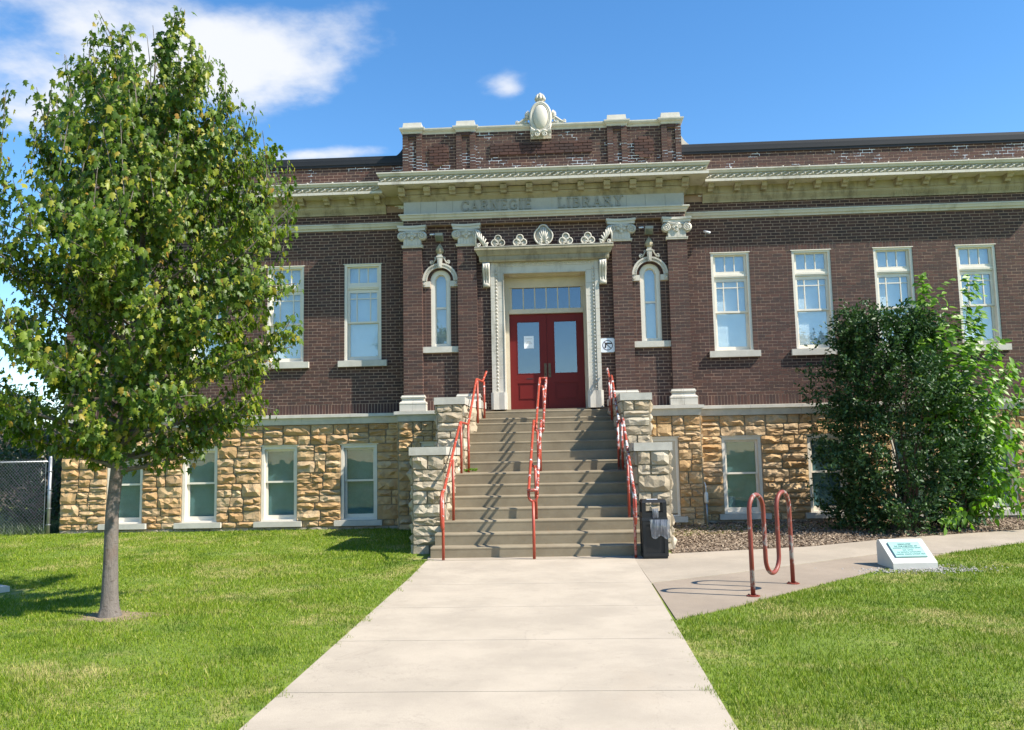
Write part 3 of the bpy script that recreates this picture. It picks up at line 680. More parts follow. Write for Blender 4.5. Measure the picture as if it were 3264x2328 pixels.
def stroke(mbx, P, hw, y0, y1):
    for i in range(len(P)-1):
        a, b = Vector(P[i]), Vector(P[i+1]); d = (b-a); L_ = d.length
        if L_ < 1e-6: continue
        d /= L_; n = Vector((-d.y, d.x))*hw; a2, b2 = a-d*hw*.7, b+d*hw*.7
        mbx.poly([(a2+n)[:], (b2+n)[:], (b2-n)[:], (a2-n)[:]], 'y', y0+random.uniform(0, .0012), y1)
def word(wd, xa, xb, z, h):
    tot = sum(GL[c_][0] for c_ in wd)+.26*(len(wd)-1); k_ = (xb-xa)/(tot*h); x = xa
    for c_ in wd:
        w_, st = GL[c_]; t = MB()
        for P in st: stroke(t, [(x+px*h*k_, z+pz*h) for px, pz in P], .0155, PF-.046, PF-.010)
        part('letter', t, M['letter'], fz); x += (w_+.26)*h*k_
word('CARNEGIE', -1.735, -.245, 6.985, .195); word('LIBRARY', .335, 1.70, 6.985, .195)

# --- parapet coping, blocks and roof edge
COP = [(-.12, 8.735), (.0, 8.735), (.012, 8.775), (.05, 8.80), (.065, 8.83), (.065, 8.855), (-.12, 8.872)]
cp = MB(); cp.box(-2.99, 2.99, -.30, .26, 8.742, 8.85); cop = part('coping', cp, M['limestone'])
for a, b in [(-2.585, -1.85), (-1.417, -.23), (.23, 1.417), (1.85, 2.57)]: t = MB(); t.sweep([(a, -.40), (b, -.40)], COP); part('coping_stone', t, M['limestone'], cop)
for a, b in PIER:
    t = MB(); t.sweep([(a, .0), (a, -.46), (b, -.46), (b, .0)], [(d, z+.012) for d, z in COP]); t.box(a+.03, b-.03, -.42, .0, 8.80, 8.878); part('coping_stone', t, M['limestone'], cop)
    t = MB(); c0 = (a+b)/2; w, = ((b-a)/2,)
    t.add([(c0-w, -.46, 8.879), (c0+w, -.46, 8.879), (c0+w, -.05, 8.879), (c0-w, -.05, 8.879), (c0-w*.93, -.44, 9.0), (c0+w*.93, -.44, 9.0), (c0+w*.93, -.07, 9.0), (c0-w*.93, -.07, 9.0)], [(0,3,2,1),(4,5,6,7),(0,1,5,4),(1,2,6,5),(2,3,7,6),(3,0,4,7)])
    part('pier_block', t, M['limestone'], cop)
RP = [(-.30, 8.20), (.035, 8.205), (.035, 8.25), (.05, 8.255), (.05, 8.315), (.02, 8.325), (.02, 8.375), (-.02, 8.395), (-.025, 8.445), (-.04, 8.455), (-.45, 8.46), (-.45, 8.3)]
for (xa, xb) in ((-XE-.05, -3.0), (3.0, XE+.05)): t = MB(); t.sweep([(xa, 0), (xb, 0)], RP); part('metal_roof_edge', t, M['roof'])
t = MB(); t.box(-XE, XE, .46, 9, 8.3, 8.44); part('roof', t, M['roof'])
for s in (-1, 1):                            # curved ramp from the parapet down to the wing roof
    arc = [(s*3.0, 8.60), (s*3.0, 9.0-.02)]+[(s*(3.42-.40*math.sin(a)), 9.03-.36*(1-math.cos(a))-.01) for a in []]
    pts = [(s*2.98, 8.35)]+[(s*(3.03+.36*u), 8.45+.36*(1-u)**2.4) for u in [i/8 for i in range(9)]]+[(s*3.39, 8.35)]
    t = MB(); t.poly(pts, 'y', .12, .42); part('ramp_stone', t, M['terra'] if s > 0 else M['roof'])

# --- capitals and bases of the pilasters
def spiral(cx, y, cz, r0, r1, turns, sgn, start, n=30):
    return [(cx+sgn*(r0+(r1-r0)*i/n)*math.cos(start+turns*2*PI*i/n), y, cz+(r0+(r1-r0)*i/n)*math.sin(start+turns*2*PI*i/n)) for i in range(n+1)]
for (xa, xb) in [(-OUT[1], -OUT[0]), (-INN[1], -INN[0]), (INN[0], INN[1]), (OUT[0], OUT[1])]:
    c0 = (xa+xb)/2; hw = (xb-xa)/2
    t = MB(); t.box(c0-hw+.012, c0+hw-.012, PF-.004, PW+.02, 6.255, 6.57)
    for i in range(6):                       # tongues round the neck
        x = c0-hw+.05+(2*hw-.1)*i/5; t.poly([(x-.028, 6.262), (x+.028, 6.262), (x+.030, 6.37), (x+.018, 6.392), (x-.018, 6.392), (x-.030, 6.37)], 'y', PF-.028, PF)
    capo = part('capital', t, M['terra'])
    t = MB(); t.sweep([(xa, PW), (xa, PF), (xb, PF), (xb, PW)], [(-.02, 6.203), (.012, 6.203), (.024, 6.215), (.018, 6.232), (.03, 6.245), (.03, 6.26), (-.02, 6.26)]); part('necking', t, M['terra'], capo)
    t = MB()                                 # abacus with a hollowed front
    for (z0, z1, ex, ey) in [(6.572, 6.635, .085, .075), (6.636, 6.682, .105, .10)]:
        W2 = hw+ex; pts = [(c0-W2, PW+.02), (c0-W2, PF-ey)]
        for i in range(9): u = -1+2*i/8; pts.append((c0+u*(W2-.045), PF-ey+.012-.0+.045*(1-u*u)))
        pts += [(c0+W2, PF-ey), (c0+W2, PW+.02)]; t.poly(pts, 'z', z0, z1)
    part('abacus', t, M['terra'], capo)
    for s in (-1, 1):
        vx, vz = c0+s*(hw+.018), 6.462; t = MB()
        ring = [(vx+.094*math.cos(2*PI*i/18), vz+.094*math.sin(2*PI*i/18)) for i in range(18)]; t.poly(ring, 'y', PF-.045, PF+.10)
        t.tube(spiral(vx, PF-.05, vz, .085, .012, 2.15, s, PI/2, 36), [.013]*30+[.010]*7, 6); t.ball((vx, PF-.055, vz), .016, 8, 5)
        part('volute', t, M['terra'], capo, True)
    t = MB()                                 # rosette between the volutes
    for i in range(4):
        a = PI/2*i; px, pz = c0+.058*math.cos(a), 6.468+.058*math.sin(a)
        t.ball((px, PF-.045, pz), (.043 if i % 2 == 0 else .036, .020, .036 if i % 2 == 0 else .043), 9, 5)
        t.tube([(px+.036*math.cos(b), PF-.058, pz+.036*math.sin(b)) for b in [2*PI*k/10 for k in range(10)]], .007, 5, True)
    t.ball((c0, PF-.062, 6.468), .024, 8, 5); t.box(c0-hw+.02, c0+hw-.02, PF-.03, PF+.01, 6.515, 6.565); part('rosette', t, M['terra'], capo, True)
    BASE = [(-.03, 2.708), (.075, 2.708), (.075, 2.83), (.068, 2.835), (.08, 2.855), (.075, 2.885), (.05, 2.905), (.035, 2.91), (.032, 2.96), (.05, 2.975), (.055, 3.0), (.035, 3.02), (.035, 3.042), (-.03, 3.042)]
    for (p, q) in ((xa, c0-.002), (c0+.002, xb)):
        t = MB(); pth = [(xa, PW), (xa, PF), (q, PF)] if p == xa else [(p, PF), (xb, PF), (xb, PW)]
        t.sweep(pth, BASE); part('base', t, M['terra'])

# --- sash windows
def pane(x0, x1, z0, z1, y, mat, parent): t = MB(); t.box(x0, x1, y, y+.004, z0, z1); return part('pane', t, mat, parent)
def frame(mbx, x0, x1, z0, z1, w, y0, y1, wb=None, wt=None):
    wb = wb or w; wt = wt or w
    mbx.box(x0, x0+w, y0, y1, z0, z1); mbx.box(x1-w, x1, y0, y1, z0, z1); mbx.box(x0+w, x1-w, y0, y1, z0, z0+wb); mbx.box(x0+w, x1-w, y0, y1, z1-wt, z1)
def blind(x0, x1, z0, z1, y, parent, mat, pitch=.025):
    t = MB(); n = int((z1-z0)/pitch)
    for i in range(n): z = z0+(i+.5)*(z1-z0)/n; t.add([(x0, y, z-.012), (x1, y, z-.012), (x1, y+.010, z+.013), (x0, y+.010, z+.013)], [(0, 1, 2, 3)])
    t.box(x0, x1, y+.016, y+.020, z0, z1)
    part('blind', t, mat, parent)
def upper_window(xc):
    x0, x1 = xc-HW, xc+HW; z0, z1 = WZB, WZT; H_ = z1-z0; W_ = x1-x0
    t = MB(); frame(t, x0, x1, z0, z1, .055, .02, .20, .02); t.box(x0+.055, x1-.055, .06, .20, z1-.26*H_, z1-.215*H_); t.box(x0+.055, x1-.055, .045, .20, z1-.245*H_, z1-.225*H_)
    t.box(x0-.02, x1+.02, -.005, .06, z1-.012, z1+.004)
    wdw = part('window', t, M['paint'])
    t = MB(); t.box(x0-.12, x1+.13, -.085, .16, z0-.135, z0-.003); t.box(x0-.001, x1+.001, -.03, .2, z0-.004, z0+.012); part('sill', t, M['limestone'], wdw)
    # transom light
    a, b = x0+.055, x1-.055; ta, tb = z1-.215*H_, z1-.02
    t = MB(); frame(t, a, b, ta, tb, .052, .075, .115, .05, .06); w3 = (b-a-.104); 
    for k in (1, 2): x = a+.052+w3*k/3; t.box(x-.011, x+.011, .08, .112, ta+.05, tb-.06)
    part('sash', t, M['paint'], wdw)
    for k in range(3): p0 = a+.052+w3*k/3; pane(p0+.002, p0+w3/3-.002, ta+.05, tb-.06, .098, M['glass'], wdw)
    # upper sash 3 over 3
    ua, ub = z1-.612*H_, z1-.262*H_; t = MB(); frame(t, a, b, ua, ub, .055, .085, .125, .04, .07); i0, i1, j0, j1 = a+.055, b-.055, ua+.04, ub-.07
    xs_ = [i0, i0+.25*(i1-i0), i0+.75*(i1-i0), i1]; zs_ = [j0, j1-.205*(j1-j0), j1]
    for x in xs_[1:3]: t.box(x-.011, x+.011, .09, .122, j0, j1)
    t.box(i0, i1, .0895, .1215, zs_[1]-.011, zs_[1]+.011); part('sash', t, M['paint'], wdw)
    for i in range(3):
        for j in range(2): pane(xs_[i]+.002, xs_[i+1]-.002, zs_[j]+.002, zs_[j+1]-.002, .108, M['glass'], wdw)
    la, lb = z0+.02, z1-.60*H_; t = MB(); frame(t, a, b, la, lb, .05, .13, .165, .085, .035); part('sash', t, M['paint'], wdw)
    pane(a+.05, b-.05, la+.085, lb-.035, .148, M['glass'], wdw)
    blind(a-.02, b+.02, z0+.05, z1-.05, .178, wdw, M['blind'])
for x in WINX: upper_window(x)
def lower_window(x0, x1, yp=0.0, shade=True):
    z0, z1 = BZ0, BZ1; t = MB(); frame(t, x0, x1, z0, z1, .06, yp+.02, yp+.25, .03, .07); t.box(x0-.03, x1+.03, yp-.01, yp+.05, z1-.004, z1+.018)
    wdw = part('window', t, M['paint'])
    t = MB(); t.box(x0-.125, x1+.125, yp-.10, yp+.2, z0-.115, z0-.002); part('sill', t, M['limestone'], wdw)
    a, b = x0+.06, x1-.06; mid = z0+.52*(z1-z0)
    t = MB(); frame(t, a, b, mid-.02, z1-.07, .045, yp+.10, yp+.14, .04, .045); part('sash', t, M['paint'], wdw); pane(a+.045, b-.045, mid+.02, z1-.115, yp+.12, M['glass_dark'], wdw)
    t = MB(); frame(t, a, b, z0+.03, mid+.02, .045, yp+.145, yp+.185, .09, .04); part('sash', t, M['paint'], wdw); pane(a+.045, b-.045, z0+.12, mid-.02, yp+.165, M['glass_dark'], wdw)
    if shade: t = MB(); t.box(a-.03, b+.03, yp+.20, yp+.204, z0, z1); part('roller_shade', t, M['shade'], wdw)
for a, b in BW: lower_window(a, b)
for s in (-1, 1):
    a, b = sorted((s*2.05, s*2.66)); lower_window(a, b, -.47, False); t = MB(); t.box(a+.06, b-.06, -.44, -.415, .5, 2.0); part('window_board', t, M['soffit_paint'])

# --- round-headed windows beside the door
def arcpts(cx, cz, r, a0, a1, n): return [(cx+r*math.cos(a0+(a1-a0)*i/n), cz+r*math.sin(a0+(a1-a0)*i/n)) for i in range(n+1)]
def ringpoly(mbx, cx, cz, r0, r1, a0, a1, y0, y1, n=20):
    o, i_ = arcpts(cx, cz, r1, a0, a1, n), arcpts(cx, cz, r0, a0, a1, n)
    for k in range(n): mbx.poly([o[k], o[k+1], i_[k+1], i_[k]], 'y', y0, y1)
for s in (-1, 1):
    c0 = s*ACX; zs = 5.525; t = MB()
    t.box(c0-.213, c0-.128, PW+.05, PW+.22, 4.07, zs); t.box(c0+.128, c0+.213, PW+.05, PW+.22, 4.07, zs); t.box(c0-.128, c0+.128, PW+.06, PW+.22, 4.07, 4.14)
    ringpoly(t, c0, zs, .115, .213, 0, PI, PW+.05, PW+.22)
    wdw = part('round_headed_window', t, M['paint'])
    t = MB(); t.box(c0-.128, c0-.106, PW+.10, PW+.16, 4.14, zs); t.box(c0+.106, c0+.128, PW+.10, PW+.16, 4.14, zs); t.box(c0-.106, c0+.106, PW+.11, PW+.17, 4.90, 4.94); ringpoly(t, c0, zs, .098, .128, 0, PI, PW+.10, PW+.16); part('sash', t, M['paint'], wdw)
    t = MB(); t.poly([(c0-.112, 4.92), (c0+.112, 4.92)]+arcpts(c0, zs, .112, 0, PI, 12), 'y', PW+.125, PW+.129); part('pane', t, M['glass'], wdw)
    pane(c0-.112, c0+.112, 4.13, 4.918, PW+.14, M['glass'], wdw); blind(c0-.15, c0+.15, 4.1, 5.7, PW+.23, wdw, M['blind'])
    t = MB(); t.box(c0-.378, c0+.378, PW-.065, PW+.2, 3.94, 4.066); part('sill', t, M['limestone'], wdw)
    for k in range(15):                       # brick arch ring
        a = PI*(k+.5)/15; t = MB(); ca, sa = math.cos(a), math.sin(a); P = []
        for (r_, d_) in [(.222, -.022), (.222, .022), (.28, .027), (.28, -.027)]: P.append((c0+r_*ca-d_*sa, zs-.012+r_*sa+d_*ca))
        t.poly(P, 'y', PW-.002, PW+.06); part('brick', t, M['brick'], wdw)
    for q in (-1, 1): t = MB(); t.box(c0+q*.216-.0 if q > 0 else c0-.30, c0+.30 if q > 0 else c0-.216, PW+.0, PW+.06, 5.47, 5.52); part('brick', t, M['brick'], wdw)
    t = MB(); ringpoly(t, c0, 5.49, .285, .372, 0, PI, PW-.05, PW+.02, 24); ringpoly(t, c0, 5.49, .345, .380, 0, PI, PW-.07, PW-.045, 24); ringpoly(t, c0, 5.49, .285, .300, 0, PI, PW-.062, PW-.045, 24)
    for k in range(26): a = PI*(k+.5)/26; t.ball((c0+.323*math.cos(a), PW-.052, 5.49+.323*math.sin(a)), .011, 6, 4)
    surround = part('arch_surround', t, M['terra'])
    for q in (-1, 1):
        t = MB(); a, b = sorted((c0+q*.216, c0+q*.378)); t.box(a, b, PW-.04, PW+.06, 5.365, 5.483); t.ball((c0+q*.335, PW-.05, 5.425), (.03, .02, .035), 8, 5); t.tube(spiral(c0+q*.335, PW-.06, 5.425, .035, .01, 1.4, q, PI/2, 14), .007, 5); part('impost_block', t, M['terra'], surround)
        t = MB(); t.tube(spiral(c0+q*.175, PW-.045, 5.895, .042, .012, 1.4, q, -PI/2, 18), .013, 6); t.tube([(c0+q*.15, PW-.045, 5.86), (c0+q*.10, PW-.045, 5.95), (c0+q*.075, PW-.045, 6.0)], .014, 6); t.tube(spiral(c0+q*.09, PW-.045, 5.985, .028, .01, 1.2, -q, 0, 14), .010, 5); part('scroll_leaf', t, M['terra'], surround, True)
    t = MB(); t.poly([(c0-.038, 5.765), (c0+.038, 5.765), (c0+.056, 5.99), (c0-.056, 5.99)], 'y', PW-.10, PW+.02); t.poly([(c0-.016, 5.79), (c0+.016, 5.79), (c0+.026, 5.965), (c0-.026, 5.965)], 'y', PW-.108, PW-.095); t.box(c0-.068, c0+.068, PW-.11, PW+.02, 5.99, 6.02); t.box(c0-.045, c0+.045, PW-.09, PW+.02, 6.02, 6.065); part('keystone', t, M['terra'], surround)
    t = MB(); t.lathe([(.0, 6.06), (.06, 6.07), (.078, 6.12), (.072, 6.17), (.045, 6.22), (.02, 6.27), (.0, 6.30)], (c0, PW-.045, 0), 12)
    for k in range(7): a = 2*PI*k/7; t.tube([(c0+.07*math.cos(a), PW-.045+.07*math.sin(a), 6.10), (c0+.078*math.cos(a+.4), PW-.045+.078*math.sin(a+.4), 6.16), (c0+.04*math.cos(a+.9), PW-.045+.04*math.sin(a+.9), 6.235), (c0+.01*math.cos(a), PW-.045, 6.29)], [.012, .016, .012, .004], 5)
    part('flame_finial', t, M['terra_old'], surround, True)

# --- doorway: architrave, hood, cresting, transom, doors
SF = PW-.03
t = MB()
for s in (-1, 1):
    a, b = sorted((s*.885, s*1.0)); t.box(a, b, SF, .16, 3.06, 5.615); a, b = sorted((s*.872, s*.885)); t.box(a, b, SF-.012, .16, 3.06, 5.615)
    a, b = sorted((s*1.065, s*1.15)); t.box(a, b, SF-.035, PW+.1, 3.06, 5.84); a, b = sorted((s*1.0, s*1.065)); t.box(a, b, SF-.01, PW+.1, 3.06, 5.755)
t.box(-1.0, 1.0, SF+.001, .16, 5.616, 5.755); t.box(-.885, .885, SF-.012, .1, 5.602, 5.6155); t.box(-1.065, 1.065, SF-.012, PW+.1, 5.756, 5.84)
dsur = part('door_surround', t, M['terra'])
t = MB()
for s in (-1, 1):
    x = s*1.032; n = 34
    for i in range(n):
        z = 3.10+(5.72-3.10)*(i+.5)/n; t.ball((x, SF-.014, z), (.021, .016, .026), 7, 5); t.tube([(x+.030*math.cos(a), SF-.014, z+.036*math.sin(a)) for a in [PI*.15+PI*.7*k/5+PI for k in range(6)]], .006, 4)
n = 22
for i in range(n): x = -1.0+2.0*(i+.5)/n; t.ball((x, SF-.016, 5.798), (.024, .016, .024), 7, 5); t.box(x+.038, x+.048, SF-.02, SF, 5.775, 5.825)
part('egg_moulding', t, M['terra'], dsur, True, 'stuff')
for s in (-1, 1):                             # joints of the jamb blocks and the plinths
    for k in range(9):
        z = 3.36+.285*k; t = MB(); a, b = sorted((s*.868, s*1.152)); t.box(*sorted((s*1.0655, s*1.1505)), SF-.0354, SF-.03, z-.0025, z+.0025); t.box(*sorted((s*.8855, s*.9995)), SF-.0004, SF+.01, z-.0025, z+.0025); part('jamb_joint', t, M['stone_mortar'], dsur)
    a, b = sorted((s*.845, s*1.175)); t = MB(); t.poly([(a, PW+.05), (a, SF-.055), (a+.05, SF-.075), ((a+b)/2, SF-.06), (b-.05, SF-.075), (b, SF-.055), (b, PW+.05)], 'z', 2.70, 3.058); t.box(a+.01 if s > 0 else b-.34, b-.01 if s < 0 else a+.34, -.3, .15, 2.70, 3.057); part('plinth_block', t, M['terra'], dsur)
t = MB(); HB = [(.0, 5.842), (.13, 5.842), (.14, 5.86), (.145, 5.96), (.17, 5.975), (.21, 6.06), (.215, 6.075), (.235, 6.08), (.235, 6.125), (.0, 6.135)]
t.sweep([(-1.235, PW+.05), (-1.235, PW-.02), (1.235, PW-.02), (1.235, PW+.05)], HB); hood = part('door_hood', t, M['terra_old'])
t = MB()
for i in range(66): x = -1.355+2.71*(i+.5)/66; t.box(x-.012, x+.012, PW-.177, PW-.155, 5.872, 5.950); t.poly([(PW-.19, 5.985), (PW-.20, 5.985), (PW-.238, 6.05), (PW-.225, 6.06)], 'x', x-.013, x+.013)
for i in range(80): x = -1.44+2.88*(i+.5)/80; t.ball((x, PW-.245, 6.073), .010, 6, 4)
part('fluting', t, M['terra_old'], hood, False, 'stuff')
t = MB(); t.box(-1.468, 1.468, PW-.262, PW+.02, 6.136, 6.15); part('hood_shelf', t, M['terra'], hood)
for s in (-1, 1):
    c0 = s*1.235; t = MB(); prof = [(PW, 5.315), (PW-.07, 5.315), (PW-.085, 5.36), (PW-.06, 5.42), (PW-.07, 5.50), (PW-.11, 5.60), (PW-.16, 5.66), (PW-.185, 5.73), (PW-.17, 5.79), (PW-.15, 5.83), (PW, 5.835)]
    t.poly(prof, 'x', c0-.078, c0+.078)
    for k in (-.05, 0, .05): t.tube([(c0+k, y-.004, z) for y, z in prof[2:9]], .021, 6)
    t.ball((c0, PW-.09, 5.355), (.07, .03, .045), 9, 5)
    part('console', t, M['terra'], hood, True)
CRY = PW-.20
def palmette(c0, z, h, w, parent, half=0):
    t = MB(); n = 9
    for k in range(n):
        a = PI*(k/(n-1)); 
        if half and ((half < 0 and a < PI*.45) or (half > 0 and a > PI*.55)): continue
        L_ = (.62+.38*math.sin(a)**1.3); ex, ez = c0+w*.92*L_*math.cos(a), z+h*.20+h*.74*L_*math.sin(a)
        bx, bz = c0+w*.10*math.cos(a), z+h*.16
        mid = ((bx+ex)/2+.0, CRY-.02, (bz+ez)/2); t.tube([(bx, CRY, bz), mid, (ex, CRY-.012, ez)], [w*.05, w*.13, w*.07], 6)
    for q in (-1, 1): t.tube(spiral(c0+q*w*.42, CRY-.02, z+h*.13, w*.27, w*.06, 1.3, q, -PI/2, 16), w*.075, 6)
    return t
t = palmette(0, 6.155, .42, .155, hood)
out = [(0+.195*math.sin(a)*(1-.28*max(0, -math.cos(a))**2), CRY-.012, 6.155+.205-.20*math.cos(a)+(.03 if math.cos(a) < -.9 else 0)) for a in [2*PI*k/28 for k in range(28)]]
t.tube(out, .017, 6, True); t.poly([(p[0]*.94, 6.36+(p[2]-6.36)*.94) for p in out], 'y', CRY+.012, CRY+.045); part('palmette', t, M['terra'], hood, True)
for c0 in (-.968, -.502, .470, .935):         # trefoils
    t = MB()
    for (dx, dz, r_) in [(-.072, .078, .068), (.072, .078, .068), (0, .172, .070)]:
        t.tube([(c0+dx+r_*math.cos(a), CRY-.005, 6.155+dz+r_*math.sin(a)) for a in [2*PI*k/16 for k in range(16)]], .015, 6, True)
        t.poly([(c0+dx+r_*math.cos(a), 6.155+dz+r_*math.sin(a)) for a in [2*PI*k/14 for k in range(14)]], 'y', CRY+.01+dx*.02, CRY+.04)
    for q in (-1, 1): t.tube(spiral(c0+q*.035, CRY-.022, 6.195, .030, .008, 1.2, q, -PI/2, 12), .010, 5)
    part('trefoil', t, M['terra'], hood, True)
for s in (-1, 1):
    c0 = s*1.30; t = MB()
    for k in range(6):
        u = k/5; bx = c0-s*.05+s*.02*u; ex = c0+s*(.12-.27*(1-u)**.9)+s*.02; ez = 6.21+.30*(u**.8)*1.0+.03; t.tube([(bx, CRY, 6.17), ((bx+ex)/2+s*.03, CRY-.02, 6.17+(ez-6.17)*.55), (ex, CRY-.022, ez)], [.014, .026, .015], 6)
    for q in (-1, 1): t.tube(spiral(c0+q*.07, CRY-.025, 6.195, .042, .010, 1.4, q, -PI/2, 16), .012, 6)
    t.tube([(c0+s*.14, CRY, 6.16), (c0+s*.14, CRY-.01, 6.35), (c0+s*.125, CRY-.01, 6.51)], [.012, .02, .012], 6)
    part('corner_palmette', t, M['terra'], hood, True)
# recess: lining, soffit, frame
t = MB(); t.box(-.872, .872, -.30, .16, 5.60, 5.66); t.box(-.76, .76, -.24, .02, 5.585, 5.605); sfo = part('recess_soffit', t, M['soffit_paint'])
t = MB(); frame(t, -.72, .72, -.0, 1, .05, 0, 1)
t = MB(); t.box(-.70, .70, -.20, -.17, 5.575, 5.59); t.box(-.70, .70, -.05, -.02, 5.575, 5.59); t.box(-.70, -.67, -.17, -.05, 5.576, 5.589); t.box(.67, .70, -.17, -.05, 5.576, 5.589); part('soffit_moulding', t, M['soffit_paint'], sfo)
DY = .06
t = MB(); t.box(-.872, -.79, DY-.06, DY+.1, 2.70, 5.60); t.box(.815, .872, DY-.06, DY+.1, 2.70, 5.60); t.box(-.79, .815, DY-.05, DY+.1, 5.36, 5.60); t.box(-.79, .815, DY-.075, DY+.1, 4.785, 4.885)
t.box(-.79, -.725, DY-.02, DY+.1, 4.885, 5.36); t.box(.77, .815, DY-.02, DY+.1, 4.885, 5.36); dfr = part('door_frame', t, M['soffit_paint'])
tw = (.77+.725)/6
for k in range(1, 6): t = MB(); x = -.725+tw*k; t.box(x-.012, x+.012, DY-.015, DY+.03, 4.885, 5.36); part('muntin', t, M['soffit_paint'], dfr)
for k in range(6): pane(-.725+tw*k+.003, -.725+tw*(k+1)-.003, 4.885, 5.36, DY+.012, M['glass_door'], dfr)
t = MB(); t.box(-.9, .9, DY+.55, DY+.57, 2.6, 5.6); part('vestibule_wall', t, M['inside'], dfr)
for s, (a, b) in ((-1, (-.787, .011)), (1, (.017, .812))):
    g0, g1 = (a+.155, a+.155+.495) if s < 0 else (b-.148-.495, b-.148); t = MB()
    t.box(a, g0, DY, DY+.05, 2.71, 4.78); t.box(g1, b, DY, DY+.05, 2.71, 4.78); t.box(g0, g1, DY, DY+.05, 4.62, 4.78); t.box(g0, g1, DY, DY+.05, 3.28, 3.48); t.box(g0, g1, DY+.018, DY+.045, 2.90, 3.28); t.box(g0, g1, DY, DY+.05, 2.71, 2.90)
    t.box(g0+.045, g1-.045, DY+.006, DY+.02, 2.945, 3.235)
    dr = part('door', t, M['door']); t = MB(); frame(t, g0, g1, 3.48, 4.62, .012, DY-.005, DY+.02); part('glazing_bead', t, M['door'], dr)
    pane(g0+.006, g1-.006, 3.486, 4.614, DY+.022, M['glass_door'], dr)
    hx = -.03 if s < 0 else .06; t = MB(); t.box(hx-.028, hx+.028, DY-.008, DY, 3.40, 3.70); t.tube([(hx, DY-.006, 3.63), (hx, DY-.05, 3.62), (hx, DY-.05, 3.48), (hx, DY-.006, 3.46)], .010, 6); part('handle', t, M['brass'], dr)
    if s < 0: t = MB(); t.box(-.44, -.30, DY-.004, DY+.002, 3.365, 3.385); part('letter_slot', t, M['ink'], dr)
t = MB(); t.box(-.9, .9, -.36, .3, 2.60, 2.698); part('threshold', t, M['step'], dfr)

# --- cartouche on the parapet
KY = -.50; t = MB(); ov = lambda rx, rz, n=28: [(rx*math.cos(2*PI*k/n), 8.985+rz*math.sin(2*PI*k/n)) for k in range(n)]
t.poly(ov(.235, .345), 'y', KY+.02, -.2); t.box(-.225, .225, KY+.06, -.2, 8.53, 8.80); car = part('cartouche', t, M['terra'])
t = MB(); t.tube([(x, KY+.0, z) for x, z in ov(.212, .325)], .034, 8, True); t.tube([(x, KY-.02, z) for x, z in ov(.178, .292)], .012, 6, True); part('oval_frame', t, M['terra'], car, True)
t = MB(); t.ball((0, KY+.01, 8.985), (.172, .10, .288), 20, 14); part('shield', t, M['terra'], car, True)
t = MB(); t.lathe([(.0, 9.30), (.095, 9.30), (.10, 9.33), (.07, 9.345), (.07, 9.37), (.085, 9.39), (.092, 9.43), (.075, 9.48), (.05, 9.53), (.02, 9.56), (0, 9.565)], (0, KY+.08, 0), 12)
for k in range(8):
    a = 2*PI*k/8; t.tube([(.09*math.cos(a), KY+.08+.09*math.sin(a), 9.38), (.10*math.cos(a), KY+.08+.10*math.sin(a), 9.43), (.07*math.cos(a), KY+.08+.07*math.sin(a), 9.50), (.085*math.cos(a), KY+.08+.085*math.sin(a), 9.515)], [.022, .026, .018, .008], 6)
part('acanthus_finial', t, M['terra'], car, True)
for s in (-1, 1):
    t = MB()
    for k in range(5): a = -.5+k*.42; t.tube([(s*.235, KY+.06, 9.02), (s*(.235+.06*math.cos(a)), KY+.03, 9.02+.06*math.sin(a)+.02), (s*(.235+.105*math.cos(a)), KY+.04, 9.02+.105*math.sin(a)+.03)], [.015, .028, .018], 6)
    t.tube(spiral(s*.265, KY+.03, 8.985, .04, .01, 1.3, s, PI, 14), .014, 6); part('shell', t, M['terra'], car, True)
    t = MB(); t.tube(spiral(s*.335, KY+.06, 8.925, .062, .014, 1.6, s, -PI/2, 22), .020, 6); t.tube([(s*.25, KY+.06, 9.02), (s*.33, KY+.06, 8.995), (s*.42, KY+.06, 8.93), (s*.49, KY+.06, 8.89), (s*.55, KY+.06, 8.885)], [.024, .028, .026, .02, .016], 6); t.tube(spiral(s*.515, KY+.06, 8.905, .036, .010, 1.3, -s, 0, 14), .013, 6)
    t.box(min(s*.24, s*.5), max(s*.24, s*.5), KY+.05, KY+.16, 8.862, 8.90); part('side_scroll', t, M['terra'], car, True)
    t = MB()
    for k in range(5): u = k/4; t.tube([(s*.225, KY+.02, 8.84-.06*u), (s*(.20-.05*u), KY-.02, 8.73-.03*u), (s*(.22-.13*u), KY-.02, 8.60-.02*u)], [.010, .024, .012], 6)
    t.tube(spiral(s*.085, KY-.04, 8.60, .058, .012, 1.5, s, PI/2, 20), .019, 6); t.tube([(s*.02, KY-.04, 8.62), (s*.06, KY-.05, 8.68), (s*.14, KY-.03, 8.66)], .022, 6); t.tube(spiral(s*.185, KY-.02, 8.575, .03, .01, 1.2, -s, 0, 12), .012, 5); part('leaf_scroll', t, M['terra'], car, True)

